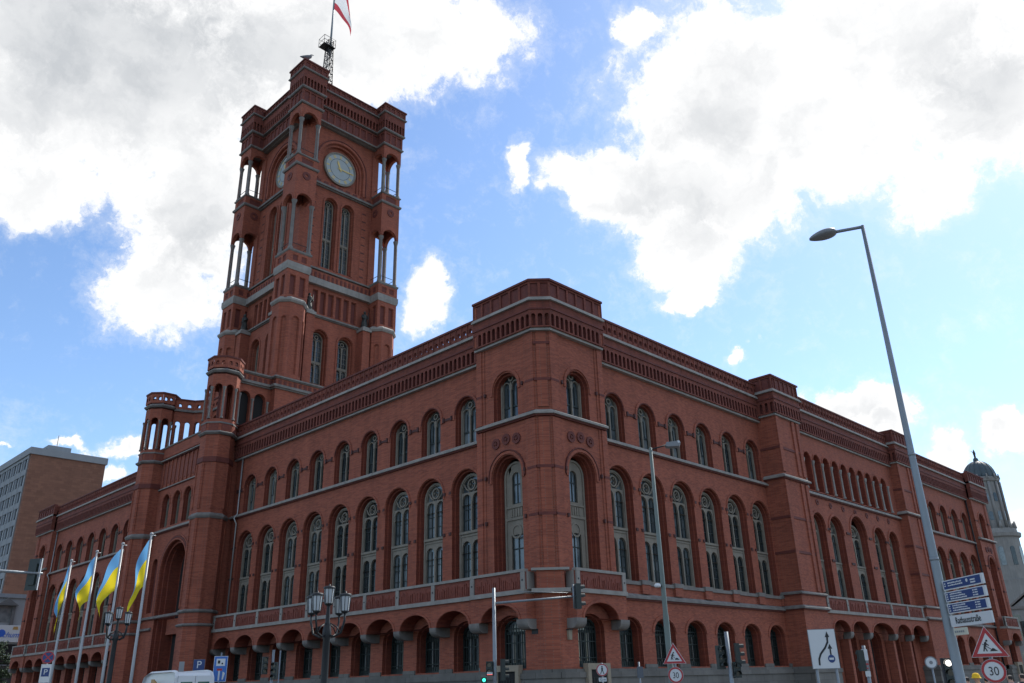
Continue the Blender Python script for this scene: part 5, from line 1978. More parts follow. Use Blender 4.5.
def circle(m, r, rim, z=0.0, back=True):
    m.use(GREYB)
    m.disc(ID, 0, z, r, -0.02, 0.0, 28)
    m.use(SIGNW)
    m.disc(ID, 0, z, r - 0.005, 0.0, 0.004, 28)
    if rim:
        m.use(RED)
        m.ring(ID, 0, z, r - rim, r - 0.008, 0.002, 0.008, 28)


def roadworks(loc, label, side, tz, cz, post_h, rot, lampish=None):
    t = thing('roadworks_sign', label, 'road sign', loc, rot, 'roadworks signs with 30 limit')
    m = MB().use(GALV)
    m.tube([(0, 0.05, 0), (0, 0.05, post_h)], 0.03, 8)
    m.use(GREYB)
    m.box(ID, -0.35, 0.35, 0, 0.12, -0.4, 0.25)
    m.build('post', t)
    h = side * math.sqrt(3) / 2
    m = MB().use(GREYB)
    tri = [(-side / 2, 0), (side / 2, 0), (0, h)]
    m.prism(ID, tri, -0.02, 0.0)
    m.use(SIGNW)
    m.prism(ID, tri, 0.0, 0.003)
    m.use(RED)
    w = side * 0.1
    c = (0, h / 3)
    k_in, k_out = 0.66, 0.96
    inn = [(c[0] + (p[0] - c[0]) * k_in, c[1] + (p[1] - c[1]) * k_in) for p in tri]
    out = [(c[0] + (p[0] - c[0]) * k_out, c[1] + (p[1] - c[1]) * k_out) for p in tri]
    for i in range(3):
        j = (i + 1) % 3
        m.prism(ID, [out[i], out[j], inn[j], inn[i]], 0.002, 0.007)
    # digging figure
    m.use(BLACK)
    s = side
    m.disc(ID, -0.015 * s, 0.455 * s, 0.030 * s, 0.003, 0.008, 12)
    m.prism(ID, [(-0.035 * s, 0.43 * s), (-0.085 * s, 0.41 * s), (-0.115 * s, 0.30 * s), (-0.06 * s, 0.28 * s), (-0.02 * s, 0.37 * s)], 0.003, 0.008)
    m.prism(ID, [(-0.115 * s, 0.31 * s), (-0.155 * s, 0.16 * s), (-0.125 * s, 0.16 * s), (-0.075 * s, 0.29 * s)], 0.003, 0.0075)
    m.prism(ID, [(-0.085 * s, 0.30 * s), (-0.035 * s, 0.16 * s), (-0.065 * s, 0.16 * s), (-0.115 * s, 0.28 * s)], 0.003, 0.0085)
    m.prism(ID, [(-0.05 * s, 0.40 * s), (0.03 * s, 0.325 * s), (0.015 * s, 0.305 * s), (-0.07 * s, 0.375 * s)], 0.003, 0.0078)
    m.prism(ID, [(-0.14 * s, 0.375 * s), (0.075 * s, 0.215 * s), (0.065 * s, 0.20 * s), (-0.15 * s, 0.36 * s)], 0.003, 0.0082)
    m.prism(ID, [(0.02 * s, 0.16 * s), (0.10 * s, 0.245 * s), (0.14 * s, 0.235 * s), (0.235 * s, 0.16 * s)], 0.003, 0.008)
    o = m.build('warning_triangle', t)
    o.location = (0, 0, tz)
    m = MB()
    r = side / 3 * 1.0
    circle(m, r, r * 0.24)
    o = m.build('speed_limit_disc', t)
    o.location = (0, 0, cz)
    text('30', r * 1.02, BLACK, o, (0, -0.006, -0.01), FRONT, align='CENTER', sx=0.82, ext=0.002)
    return t


roadworks((-18.59, -27.93, 0), 'near red edged roadworks triangle above a 30 disc below the street name sign', 0.63, 2.014, 1.772, 2.5, look((-18.6, -27.9), 0.05))
roadworks((-16.17, -19.22, 0), 'roadworks triangle above a 30 disc in front of the grey green lamp post', 0.63, 2.17, 1.88, 2.5, look((-16.2, -19.2), -0.1))

# lane change board
ln = thing('lane_change_board', 'white board with two black arrows and a small blue disc', 'road sign', (-16.66, -23.79, 0), look((-16.66, -23.79), 0.15))
m = MB().use(GALV)
for u in (-0.22, 0.22):
    m.tube([(u, 0.04, 0), (u, 0.04, 2.6)], 0.03, 8)
m.build('post', ln)
m = MB().use(GREYB)
m.box(ID, -0.37, 0.37, 1.86, 2.82, -0.03, 0.0)
m.use(SIGNW)
m.box(ID, -0.355, 0.355, 1.875, 2.805, 0.0, 0.006)
m.use(BLACK)
pts = [(-0.17, 1.96), (-0.16, 2.1), (-0.1, 2.22), (0.04, 2.36), (0.13, 2.5), (0.14, 2.64)]
for a, b_ in zip(pts, pts[1:]):
    d = Vector((b_[0] - a[0], b_[1] - a[1])).normalized()
    n_ = Vector((-d.y, d.x)) * 0.024
    a2 = (a[0] - d.x * 0.01, a[1] - d.y * 0.01)
    m.prism(ID, [(a2[0] - n_.x, a2[1] - n_.y), (b_[0] - n_.x, b_[1] - n_.y), (b_[0] + n_.x, b_[1] + n_.y), (a2[0] + n_.x, a2[1] + n_.y)], 0.006, 0.012)
m.prism(ID, [(0.08, 2.62), (0.2, 2.62), (0.145, 2.76)], 0.006, 0.0125)
m.prism(ID, [(0.15, 2.1), (0.19, 2.1), (0.19, 2.36), (0.15, 2.36)], 0.006, 0.0105)
m.prism(ID, [(0.11, 2.34), (0.23, 2.34), (0.17, 2.46)], 0.006, 0.0115)
m.use(BLUE)
m.disc(ID, 0.17, 2.1, 0.095, 0.006, 0.014, 20)
m.use(SIGNW)
m.prism(ID, [(0.11, 2.075), (0.23, 2.075), (0.23, 2.125), (0.11, 2.125)], 0.014, 0.017)
bo = m.build('board', ln)
bo.scale = (0.84, 1, 0.92)
bo.location = (0, 0, 0.2)

# pedestrian ban
nped = thing('no_pedestrians_sign', 'round red rimmed sign with a walking figure before the corner basement door', 'road sign', (-13.27, -14.28, 0), look((-13.27, -14.28)))
m = MB().use(GALV)
m.tube([(0, 0.04, 0), (0, 0.04, 2.35)], 0.028, 8)
m.build('post', nped)
m = MB()
circle(m, 0.20, 0.04, 2.13)
m.use(BLACK)
m.disc(ID, 0.0, 2.23, 0.025, 0.003, 0.008, 10)
m.prism(ID, [(-0.03, 2.2), (0.03, 2.2), (0.025, 2.1), (-0.025, 2.1)], 0.003, 0.008)
m.prism(ID, [(-0.025, 2.11), (0.0, 2.11), (-0.05, 2.0), (-0.075, 2.0)], 0.003, 0.0085)
m.prism(ID, [(0.0, 2.11), (0.025, 2.11), (0.07, 2.0), (0.045, 2.0)], 0.003, 0.0075)
m.build('disc', nped)
m = MB().use(SIGNW)
m.box(ID, -0.13, 0.13, 1.77, 1.89, -0.015, 0.0)
o = m.build('plate', nped)
text('12 m', 0.1, BLACK, nped, (0, -0.004, 1.83), FRONT, align='CENTER', ext=0.002)

# direction signs with the big lamp
bl = thing('direction_signs', 'stack of three blue direction boards over the white Rathausstraße street name board', 'road sign', (-20.74, -28.07, 0), math.atan2(-0.90, -0.83))
for k, z in enumerate((3.07, 2.88, 2.69)):
    m = MB().use(SIGNW)
    m.box(ID, 0.0, 1.2, z, z + 0.16, -0.04, 0.0)
    m.use(BLUE)
    m.box(ID, 0.03, 1.15, z + 0.016, z + 0.144, 0.0, 0.004)
    m.use(SIGNW)
    rows_ = (2, 3, 3)[k]
    rnd = random.Random(k)
    for r_ in range(rows_):
        zz = z + 0.108 - r_ * 0.038 - (0.012 if rows_ == 2 else 0.0)
        m.box(ID, 0.06, 0.10, zz, zz + 0.02, 0.004, 0.008)
        x = 0.17
        n_words = (7, 8, 9)[r_] if k else 8
        for w_ in range(n_words):
            L = rnd.uniform(0.03, 0.055)
            m.box(ID, x, x + L, zz, zz + rnd.choice((0.016, 0.021)), 0.004, 0.008)
            x += L + 0.012
        if k:
            m.box(ID, 0.86, 0.9, zz, zz + 0.018, 0.004, 0.008)
            m.box(ID, 0.92, 1.0, zz, zz + 0.018, 0.004, 0.008)
    if k == 0:
        m.disc(ID, 0.76, z + 0.095, 0.028, 0.004, 0.009, 10)
        for q in range(2):
            m.box(ID, 0.86, 1.0, z + 0.04 + q * 0.04, z + 0.062 + q * 0.04, 0.004, 0.008)
    m.build('direction_board', bl)
m = MB().use(SIGNW)
m.box(ID, 0.0, 1.22, 2.475, 2.655, -0.03, 0.0)
o = m.build('street_name_board', bl)
text('Rathausstraße', 0.145, BLACK, bl, (0.16, -0.004, 2.565), FRONT, ext=0.002, sx=0.92)
m = MB().use(mat('cream_plate', (0.5, 0.49, 0.40), 0.5))
m.box(ID, 0.03, 0.42, 2.34, 2.455, -0.03, 0.0)
m.use(GREYB)
for k in range(5):
    m.box(ID, 0.07 + k * 0.06, 0.11 + k * 0.06, 2.38, 2.41, 0.0, 0.004)
m.build('small_plate', bl)
m = MB().use(GALV)
for z in (2.5, 2.6, 2.71, 2.79, 2.9, 2.98, 3.09, 3.17):
    m.box(ID, -0.28, 0.25, z, z + 0.03, -0.10, -0.045)
m.build('brackets', bl)

# small parking and stopping signs
pk = thing('parking_sign', 'small square blue parking sign with white P behind the van', 'road sign', (-17.13, 7.36, 0), look((-17.13, 7.36)))
m = MB().use(GALV)
m.tube([(0, 0.03, 0), (0, 0.03, 3.1)], 0.03, 8)
m.build('post', pk)
m = MB().use(GREYB)
m.box(ID, -0.26, 0.26, 2.72, 3.22, -0.02, 0.0)
m.use(BLUE)
m.box(ID, -0.25, 0.25, 2.73, 3.21, 0.0, 0.005)
m.build('plate', pk)
text('P', 0.46, SIGNW, pk, (0, -0.007, 2.97), FRONT, align='CENTER', ext=0.002)

bi = thing('blue_route_sign', 'tall blue sign with white pictogram panels and a red bar beside the arcade', 'road sign', (-17.6, 4.25, 0), look((-17.6, 4.25)))
m = MB().use(GALV)
m.tube([(0, 0.03, 0), (0, 0.03, 3.4)], 0.035, 8)
m.build('post', bi)
m = MB().use(SIGNW)
m.box(ID, -0.34, 0.34, 2.1, 3.3, -0.02, 0.0)
m.use(mat('route_blue', (0.03, 0.13, 0.42), 0.4))
m.box(ID, -0.32, 0.32, 2.12, 3.28, 0.0, 0.005)
m.use(SIGNW)
m.box(ID, -0.22, 0.22, 2.84, 3.18, 0.005, 0.009)
m.box(ID, -0.08, 0.0, 2.16, 2.62, 0.005, 0.009)
m.prism(ID, [(0.12, 2.2), (0.18, 2.2), (0.26, 2.5), (0.14, 2.58)], 0.005, 0.0095)
m.use(RED)
m.box(ID, -0.16, 0.1, 2.62, 2.72, 0.005, 0.01)
m.use(BLACK)
m.box(ID, -0.15, -0.03, 2.95, 3.1, 0.009, 0.012)
m.disc(ID, 0.08, 2.95, 0.045, 0.009, 0.0125, 10)
po = m.build('plate', bi)
po.scale = (0.86, 1, 0.9)
po.location = (0, 0, 0.28)

ns = thing('no_stopping_sign', 'round blue no stopping sign with red rim over a white plate with parking symbol', 'road sign', (-26.13, 0.18, 0), look((-26.13, 0.18)))
m = MB().use(GALV)
m.tube([(0, 0.04, 0), (0, 0.04, 3.2)], 0.03, 8)
m.build('post', ns)
m = MB()
circle(m, 0.205, 0.0, 3.02)
m.use(BLUE)
m.disc(ID, 0, 3.02, 0.17, 0.004, 0.007, 24)
m.use(RED)
m.ring(ID, 0, 3.02, 0.165, 0.2, 0.004, 0.010, 24)
for s in (-1, 1):
    a, b_ = R(45 * s), 0.018
    d = (math.cos(a), math.sin(a))
    n_ = (-d[1] * b_, d[0] * b_)
    m.prism(ID, [(-d[0] * .17 - n_[0], 3.02 - d[1] * .17 - n_[1]), (d[0] * .17 - n_[0], 3.02 + d[1] * .17 - n_[1]), (d[0] * .17 + n_[0], 3.02 + d[1] * .17 + n_[1]), (-d[0] * .17 + n_[0], 3.02 - d[1] * .17 + n_[1])], 0.006, 0.009 + 0.0005 * s)
m.build('disc', ns)
m = MB().use(SIGNW)
m.box(ID, -0.16, 0.16, 2.2, 2.8, -0.015, 0.0)
m.use(BLUE)
m.box(ID, -0.12, 0.12, 2.4, 2.68, 0.0, 0.004)
o = m.build('plate', ns)
text('P', 0.25, SIGNW, ns, (0, -0.006, 2.54), FRONT, align='CENTER', ext=0.002)

wr = thing('round_notice', 'small round white notice on a thin post before the right plinth', 'sign', (-9.5, -23.6, 0), look((-9.5, -23.6)))
m = MB().use(GALV)
m.tube([(0, 0.03, 0), (0, 0.03, 2.2)], 0.025, 8)
m.build('post', wr)
m = MB()
circle(m, 0.17, 0.0, 2.05)
m.use(GREYB)
m.ring(ID, 0, 2.05, 0.14, 0.165, 0.003, 0.008, 20)
m.disc(ID, 0, 2.05, 0.05, 0.003, 0.007, 12)
m.build('disc', wr)

# ------------------------------------------------------------------ street lamps
bg = thing('street_lamp', 'tall silver street lamp with long oval head carrying the blue direction signs', 'street lamp', (-20.61, -27.98, 0))
m = MB().use(GALV)
m.lathe((0, 0, 0), [(0.17, 0), (0.17, 0.06), (0.09, 0.1), (0.082, 2.2), (0.060, 5.5), (0.036, 10.43), (0.001, 10.45)], 16)
for zz_, rr_ in ((1.05, 0.088), (3.6, 0.074), (5.5, 0.062)):
    m.lathe((0, 0, zz_), [(rr_, 0), (rr_ + 0.004, 0.0), (rr_ + 0.004, 0.05), (rr_, 0.05)], 16)
m.tube([(0, 0, 10.40), (-0.17, 0.47, 10.42), (-0.19, 0.53, 10.415)], 0.036, 8)
m.build('pole', bg)
m = MB().use(GREYB)
hd = Vector((-0.34, 0.94, -0.08)).normalized()
sd = Vector((hd.y, -hd.x, 0)).normalized()
p0 = Vector((-0.17, 0.47, 10.42))
rows = []
for i in range(13):
    s = i / 12
    w = 0.028 + 0.155 * math.sin(PI * min(s ** 0.75, 1)) ** 0.7
    hh = 0.025 + 0.075 * math.sin(PI * min(s ** 0.75, 1)) ** 0.7
    c = p0 + hd * (0.57 * s)
    rows.append([tuple(c + sd * w * math.cos(a) + Vector((0, 0, hh * math.sin(a) * (1.2 if math.sin(a) > 0 else 0.7)))) for a in [2 * PI * k / 14 for k in range(14)]])
m.smooth = True
m.grid(rows, True)
m.smooth = False
m.face(rows[0])
m.face(rows[-1])
m.build('lamp_head', bg)

gl = thing('street_lamp', 'slim grey green street lamp with small flat head before the right front', 'street lamp', (-16.0, -18.95, 0))
m = MB().use(GREENP)
m.lathe((0, 0, 0), [(0.16, 0), (0.16, 0.06), (0.09, 0.1), (0.083, 3.4), (0.07, 3.55), (0.05, 8.35), (0.001, 8.38)], 14)
m.build('pole', gl)
m = MB().use(IRON)
m.tube([(0, 0, 8.3), (0.3, -0.42, 8.42)], 0.022, 6)
m.tube([(0, 0, 4.25), (-0.15, 0.05, 4.3)], 0.03, 6)
m.build('arm', gl)
m = MB().use(GREYB)
gh_ = Fr((0.26, -0.36, 8.42), (0.58, -0.81), (-0.81, -0.58))
m.prism(gh_, [(0, -0.05), (0.08, -0.09), (0.42, -0.09), (0.46, 0.0), (0.4, 0.07), (0.05, 0.05)], -0.14, 0.14)
m.use(SIGNW)
m.prism(gh_, [(0.4, 0.0), (0.47, 0.01), (0.44, 0.075), (0.37, 0.075)], -0.142, 0.142)
m.build('lamp_head', gl)
m = MB().use(WHITE)
m.lathe((-0.18, 0.06, 4.27), [(0.001, -0.05), (0.09, -0.04), (0.1, 0.02), (0.06, 0.06), (0.001, 0.07)], 10)
m.build('small_lamp', gl)


# ------------------------------------------------------------------ traffic signals
def signal_head(parent, loc, rot, lamps, n=3, s=1.0, board=False):
    """signal facing -y in its own frame"""
    m = MB().use(SIGH)
    h = 0.30 * n * s
    m.box(ID, -0.15 * s, 0.15 * s, -h / 2, h / 2, -0.12 * s, 0.06 * s)
    if board:
        m.box(ID, -0.3 * s, 0.3 * s, -h / 2 - 0.15, h / 2 + 0.15, -0.03, 0.0)
        m.use(SIGNW)
        m.box(ID, -0.31 * s, -0.29 * s, -h / 2 - 0.15, h / 2 + 0.15, -0.031, 0.002)
        m.use(SIGH)
    for k in range(n):
        z = h / 2 - 0.15 * s - k * 0.30 * s
        c = Vector((0, -0.06 * s, z))
        ring = []
        for j in range(11):
            a = PI * 1.15 * (j / 10) - PI * 0.075
            ring.append((0.115 * s * math.cos(a), z + 0.115 * s * math.sin(a)))
        for p, q in zip(ring, ring[1:]):
            m.face([ID(*p, 0.06 * s), ID(*q, 0.06 * s), ID(q[0], q[1], 0.24 * s), ID(p[0], p[1], 0.24 * s)])
    o = m.build('signal_head', parent)
    o.location = loc
    o.rotation_euler = (0, 0, rot)
    for k in range(n):
        z = h / 2 - 0.15 * s - k * 0.30 * s
        l = MB().use(lamps[k] if lamps[k] else LENS)
        l.disc(ID, 0, z, 0.095 * s, 0.055 * s, 0.07 * s, 16)
        l.build('lens', o)
    return o


ms = thing('traffic_signal_mast', 'grey signal mast with long arm reaching a signal head before the corner balcony', 'traffic light', (-14.33, -10.18, 0))
m = MB().use(GALV)
m.tube([(0, 0, 0), (0, 0, 2.2), (0, 0, 5.1)], [0.085, 0.075, 0.06], 10)
m.build('post', ms)
m = MB().use(GALV)
m.tube([(0, 0, 4.55), (2.1, -2.2, 4.72)], [0.045, 0.035], 8)
m.tube([(0.6, -0.63, 4.95), (1.9, -2.0, 4.85)], 0.012, 5)
m.tube([(2.05, -2.15, 4.3), (2.05, -2.15, 5.15)], 0.035, 6)
m.build('arm', ms)
o = signal_head(ms, (2.18, -2.27, 4.72), R(60), [None, None, None])
hat = [(-0.02, 0.3), (-0.35, 0.0), (0.25, 0.0)]
rot0 = look((-14.3, -10.2))
signal_head(ms, (0.22, -0.22, 2.25), R(55), [None, None, None], s=0.8)
signal_head(ms, (-0.18, 0.10, 2.3), R(-50), [None, None], n=2, s=0.8)
gsig = signal_head(ms, (-0.42, 0.13, 1.92), rot0, [L_GREEN], n=1, s=0.62)
m = MB().use(L_GREEN)
m.prism(ID, [(-0.08, 0), (0.0, 0.07), (0.0, 0.025), (0.08, 0.025), (0.08, -0.025), (0.0, -0.025), (0.0, -0.07)], 0.03, 0.05)
m = MB().use(SIGNW)
m.box(ID, -0.1, 0.1, -0.04, 0.04, 0.0, 0.03)
m.use(L_RED)
m.box(ID, -0.1, 0.1, -0.05, -0.04, 0.0, 0.032)
o = m.build('sign_plate', ms)
o.location = (-0.26, 0.0, 2.14)
o.rotation_euler = (0, 0, rot0)

rs = thing('traffic_signal', 'traffic light cluster on a grey post before the right hand ground floor windows', 'traffic light', (-17.7, -21.86, 0))
m = MB().use(GALV)
m.tube([(0, 0, 0), (0, 0, 2.82)], 0.05, 10)
m.build('post', rs)
signal_head(rs, (0.14, -0.18, 2.28), R(40), [None, None, None], s=0.6)
signal_head(rs, (-0.09, 0.17, 2.24), R(-20), [None, None, None], s=0.6)
signal_head(rs, (0.1, -0.12, 1.95), look((-17.7, -21.86), 0.3), [None, None], n=2, s=0.6)

cs = thing('traffic_signal', 'dark signal seen from behind on a post under the side arches, with white plates', 'traffic light', (-14.45, -23.8, 0))
m = MB().use(GALV)
m.tube([(0, 0, 0), (0, 0, 2.45)], 0.045, 10)
m.build('post', cs)
o = signal_head(cs, (-0.08, 0.08, 2.1), R(140), [None, None, None], s=0.55, board=False)
m = MB().use(SIGNW)
m.box(ID, -0.07, 0.07, 2.1, 2.36, 0.05, 0.07)
m.box(ID, -0.06, 0.06, 1.72, 1.85, 0.05, 0.07)
m.use(GREYB)
m.box(ID, -0.06, 0.06, 1.86, 2.09, 0.05, 0.066)
m.use(RED)
m.box(ID, -0.05, 0.03, 1.9, 1.93, 0.066, 0.069)
m.box(ID, -0.02, 0.05, 1.99, 2.03, 0.066, 0.069)
o = m.build('plates', cs)
o.rotation_euler = (0, 0, look((-14.45, -23.8)))

ps = thing('pedestrian_signal', 'small black signal with lit pale lamp at the foot of the silver lamp', 'traffic light', (-20.41, -27.79, 0))
m = MB().use(IRON)
m.tube([(0, 0.1, 0), (0, 0.1, 2.0)], 0.04, 8)
m.build('post', ps)
signal_head(ps, (0, 0, 1.76), look((-20.41, -27.79), -0.2), [L_WHITE, None, None], s=0.52)

es = thing('traffic_signal', 'dark signal head with visors cut by the right edge of the view', 'traffic light', (-17.05, -28.3, 0))
m = MB().use(GALV)
m.tube([(0.05, -0.1, 0), (0.05, -0.1, 2.9)], 0.05, 8)
m.build('post', es)
signal_head(es, (0, 0.02, 2.36), R(-62), [None, None, None], s=0.7)

ls = thing('traffic_signal_mast', 'signal head with dark backing board on an arm entering from the left edge', 'traffic light', (-31.5, -3.2, 0))
m = MB().use(GALV)
m.tube([(0, 0, 0), (0, 0, 5.6)], [0.1, 0.07], 10)
m.build('post', ls)
m = MB().use(GALV)
m.tube([(0, 0, 5.42), (3.35, -1.24, 5.27)], [0.055, 0.04], 8)
m.tube([(3.25, -1.2, 4.82), (3.25, -1.2, 5.7)], 0.035, 6)
m.build('arm', ls)
signal_head(ls, (3.16, -1.06, 5.25), R(125), [None, None, None], s=0.72, board=True)

ws = thing('traffic_signal', 'small traffic light and grey pole before the arcade beside the blue sign', 'traffic light', (-17.6, -0.3, 0))
m = MB().use(GALV)
m.tube([(0, 0, 0), (0, 0, 3.32)], 0.055, 8)
m.tube([(0.33, 0.02, 0), (0.33, 0.02, 3.3)], 0.03, 8)
m.build('post', ws)
signal_head(ws, (-0.28, 0.12, 2.72), look((-17.6, -.3), 0.2), [None, None, None], s=0.75)
signal_head(ws, (-0.02, -0.2, 2.5), R(-60), [None, None, None], s=0.75)

pp = thing('sign_post', 'thin dark post with narrow dark plate before the right ground floor', 'post', (-12.5, -15.25, 0))
m = MB().use(GALV)
m.tube([(0, 0, 0), (0, 0, 2.35)], 0.03, 8)
m.build('post', pp)
m = MB().use(mat('slate_plate', (0.06, 0.07, 0.09), 0.5))
m.box(ID, -0.13, 0.13, 1.85, 2.2, 0.02, 0.05)
o = m.build('plate', pp)
o.rotation_euler = (0, 0, look((-12.5, -15.2), 0.8))
wp = thing('sign_post', 'short pale post with small plate rising behind the white van', 'post', (-17.6, 8.2, 0))
m = MB().use(GALV)
m.tube([(0, 0, 0), (0, 0, 2.95)], 0.05, 8)
m.build('post', wp)
m = MB().use(CONCL)
m.box(ID, -0.12, 0.12, 2.65, 3.15, 0.04, 0.08)
o = m.build('plate', wp)
o.rotation_euler = (0, 0, look((-17.6, 8.2)))


# ------------------------------------------------------------------ vans
def van(loc, rot, label, stripe=None, h=2.75, w=1.95, L=5.6):
    """nose towards +y in its own frame"""
    t = thing('van', label, 'van', loc, rot)
    prof = [(-L / 2, 0.45), (-L / 2, 1.2), (-L / 2 + 0.06, h - 0.25), (-L / 2 + 0.2, h - 0.04), (-L / 2 + 0.6, h), (L / 2 - 2.3, h), (L / 2 - 1.75, h - 0.14), (L / 2 - 0.95, 1.5), (L / 2 - 0.1, 1.15), (L / 2, 0.9), (L / 2, 0.45)]
    m = MB().use(WHITE)
    bm_rows = []
    for s, inset in ((-1, 0.12), (-1, 0.0), (1, 0.0), (1, 0.12)):
        row = []
        for (y, z) in prof:
            k = 0 if inset == 0 else 1
            tum = 0.1 * max(0, (z - 1.1) / (h - 1.1))
            zz = z - (0.07 if (inset == 0 and z > 1.3) else 0)
            row.append((s * (w / 2 - inset - tum), y, zz))
        bm_rows.append(row)
    m.smooth = False
    m.grid(bm_rows, False)
    for row in (bm_rows[0], bm_rows[-1]):
        m.face(row)
    m.use(IRON)
    m.box(Fr((0, 0), (1, 0), (0, 1)), -w / 2 + 0.1, w / 2 - 0.1, 0.3, 0.47, -L / 2 + 0.1, L / 2 - 0.1)
    m.build('body', t)
    rear = Fr((0, -L / 2), (1, 0), (0, -1))
    for s in (-1, 1):
        d = MB().use(WHITE)
        a, b_ = sorted((s * 0.012, s * (w / 2 - 0.12)))
        d.prism(rear, [(a, 0.55), (b_, 0.55), (b_, 1.3), (b_ - (0.1 if s > 0 else 0), h - 0.24), (a + (0.1 if s < 0 else 0), h - 0.24), (a, 1.3)], -0.12, 0.02)
        do = d.build('rear_door', t)
        g = MB().use(TEAL)
        a, b_ = sorted((s * 0.12, s * (w / 2 - 0.26)))
        g.prism(rear, [(a, 1.45), (b_, 1.45), (b_ - (0.06 if s > 0 else 0), h - 0.48), (a + (0.06 if s < 0 else 0), h - 0.48)], 0.0, 0.03)
        g.build('window', do)
        l = MB().use(RED)
        l.box(rear, s * (w / 2 - 0.13), s * (w / 2 - 0.01), 0.9, 1.4, -0.05, 0.03)
        l.build('tail_light', t)
    sdl = Fr((-w / 2, 0), (0, 1), (-1, 0))
    g = MB().use(GLASS)
    for s in (-1, 1):
        f = Fr((s * (w / 2 - 0.03), 0), (0, 1), (s, 0))
        g.prism(f, [(L / 2 - 2.2, 1.4), (L / 2 - 1.15, 1.4), (L / 2 - 1.75, 2.2), (L / 2 - 2.2, 2.2)], -0.1, 0.015)
    g.face([(-0.75, L / 2 - 0.98, 1.56), (0.75, L / 2 - 0.98, 1.56), (0.68, L / 2 - 1.68, h - 0.25), (-0.68, L / 2 - 1.68, h - 0.25)])
    g.build('cab_window', t)
    for (y, s) in ((-L / 2 + 1.1, -1), (-L / 2 + 1.1, 1), (L / 2 - 0.95, -1), (L / 2 - 0.95, 1)):
        f = Fr((s * (w / 2 - 0.12), y), (0, 1), (s, 0))
        wl = MB().use(RUBBER)
        wl.disc(f, 0, 0.34, 0.34, -0.1, 0.1, 20)
        wl.use(GALV)
        wl.disc(f, 0, 0.34, 0.19, 0.09, 0.115, 14)
        wl.build('wheel', t)
    if stripe:
        b = MB().use(stripe)
        for s in (-1, 1):
            f = Fr((s * (w / 2), 0), (0, 1), (s, 0))
            b.box(f, -L / 2 + 0.1, L / 2 - 0.3, 1.0, 1.25, -0.05, 0.012)
        b.box(rear, -w / 2 + .1, w / 2 - .1, h - 0.2, h - 0.12, -0.1, 0.03)
        b.build('stripe', t)
    return t


v1 = van((-19.15, 5.7, -0.12), R(-4), 'white high roofed van parked below the flags, rear doors with teal windows', None, 2.78, 1.85, 5.6)
b = MB().use(OCHRE)
f = Fr((-1.0, -1.2), (0, 1), (-1, 0))
b.prism(f, [(0, 1.0), (0.5, 1.2), (0.9, 1.9), (0.75, 2.45), (0.35, 2.3), (0.2, 1.8), (-0.15, 1.5)], -0.12, 0.015)
b.build('print', v1)
van((-30.6, -7.2, -0.12), R(40), 'white roofed van with red stripe cut by the lower left corner', RED, 2.2, 2.0, 5.0)


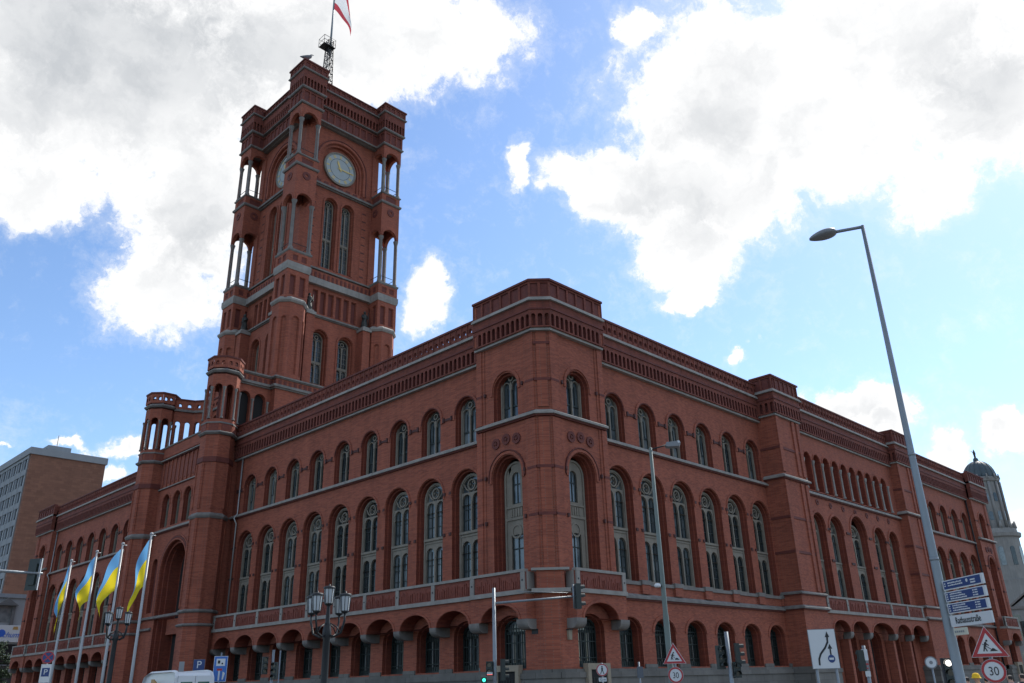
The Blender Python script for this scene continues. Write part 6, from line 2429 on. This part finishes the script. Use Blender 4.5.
# ------------------------------------------------------------------ people
def person(loc, rot, label, top_m, leg_m, h=1.72, stride=0.18):
    me = bpy.data.meshes.new('person')
    J = {'pel': (0, 0, .53), 'spine': (0, 0, .62), 'chest': (0, .005, .74), 'neck': (0, 0, .835), 'nk2': (0, -.005, .87), 'head': (0, -.012, .915), 'crown': (0, -.008, .965)}
    E = [('pel', 'spine'), ('spine', 'chest'), ('chest', 'neck'), ('neck', 'nk2'), ('nk2', 'head'), ('head', 'crown')]
    Rr = {'pel': .085, 'spine': .078, 'chest': .092, 'neck': .05, 'nk2': .032, 'head': .055, 'crown': .045}
    for s, n in ((-1, 'l'), (1, 'r')):
        sw = s * stride / 2
        J.update({n + 'hip': (s * .055, 0, .5), n + 'knee': (s * .06, -sw * .45 - .01, .28), n + 'ank': (s * .06, -sw * .9 + .02, .045), n + 'toe': (s * .065, -sw * .9 - .07, .018),
                  n + 'sh': (s * .115, 0, .81), n + 'el': (s * .145, sw * .4 + .01, .64), n + 'wr': (s * .145, sw * .35 - .05, .505), n + 'hand': (s * .14, sw * .3 - .07, .45)})
        Rr.update({n + 'hip': .06, n + 'knee': .037, n + 'ank': .026, n + 'toe': .022, n + 'sh': .04, n + 'el': .028, n + 'wr': .019, n + 'hand': .017})
        E += [('pel', n + 'hip'), (n + 'hip', n + 'knee'), (n + 'knee', n + 'ank'), (n + 'ank', n + 'toe'), ('chest', n + 'sh'), (n + 'sh', n + 'el'), (n + 'el', n + 'wr'), (n + 'wr', n + 'hand')]
    keys = list(J)
    me.from_pydata([tuple(c * h for c in J[k]) for k in keys], [(keys.index(a), keys.index(b)) for a, b in E], [])
    tmp = bpy.data.objects.new('person_rig', me)
    COL.objects.link(tmp)
    md = tmp.modifiers.new('skin', 'SKIN')
    for i, k in enumerate(keys):
        sv_ = me.skin_vertices[0].data[i]
        sv_.radius = (Rr[k] * h, Rr[k] * h * (0.72 if k in ('chest', 'pel', 'spine') else 1))
        sv_.use_root = (k == 'pel')
    sb = tmp.modifiers.new('sub', 'SUBSURF')
    sb.levels = sb.render_levels = 2
    dg = bpy.context.evaluated_depsgraph_get()
    m2 = bpy.data.meshes.new_from_object(tmp.evaluated_get(dg))
    bpy.data.objects.remove(tmp)
    m2.name = 'person'
    m2.materials.clear()
    for mm in (leg_m, top_m, SKIN, HAIR, BLACK):
        m2.materials.append(mm)
    for p in m2.polygons:
        c = p.center / h
        p.use_smooth = True
        if c.z > .95 or (c.z > .89 and c.y > .012):
            k = 3
        elif c.z > .845:
            k = 2
        elif c.z < .05:
            k = 4
        elif abs(c.x) > .1 and c.z < .52:
            k = 2
        elif c.z < .53:
            k = 0
        else:
            k = 1
        p.material_index = k
    o = bpy.data.objects.new('person', m2)
    COL.objects.link(o)
    o.location = loc
    o.rotation_euler = (0, 0, rot)
    return tag(o, label, 'person', 'passers by at the lower right')


person((-8.0, -24.0, 0), R(160), 'person in a dark jacket left of the one in yellow at the lower right', CLOTH_D, CLOTH_B, 1.7)
py = person((-7.9, -24.25, 0), R(250), 'person in a yellow helmet near the small black signal at the lower right', CLOTH_Y, CLOTH_G, 1.72)
m = MB().use(CLOTH_Y)
m.lathe((0, -0.012 * 1.72, 0.955 * 1.72 - 0.03), [(0.15, -0.02), (0.118, 0.0), (0.112, 0.06), (0.07, 0.115), (0.001, 0.13)], 14)
m.build('helmet', py)
person((-7.85, -24.5, 0), R(100), 'person in grey between the yellow top and the 30 disc', CLOTH_G, CLOTH_D, 1.68)
person((-7.65, -25.08, 0), R(140), 'person in blue just right of the 30 disc', CLOTH_B, CLOTH_D, 1.72)
person((-7.6, -25.4, 0), R(130), 'person in black rightmost beside the red roadworks sign', BLACK, CLOTH_G, 1.75)
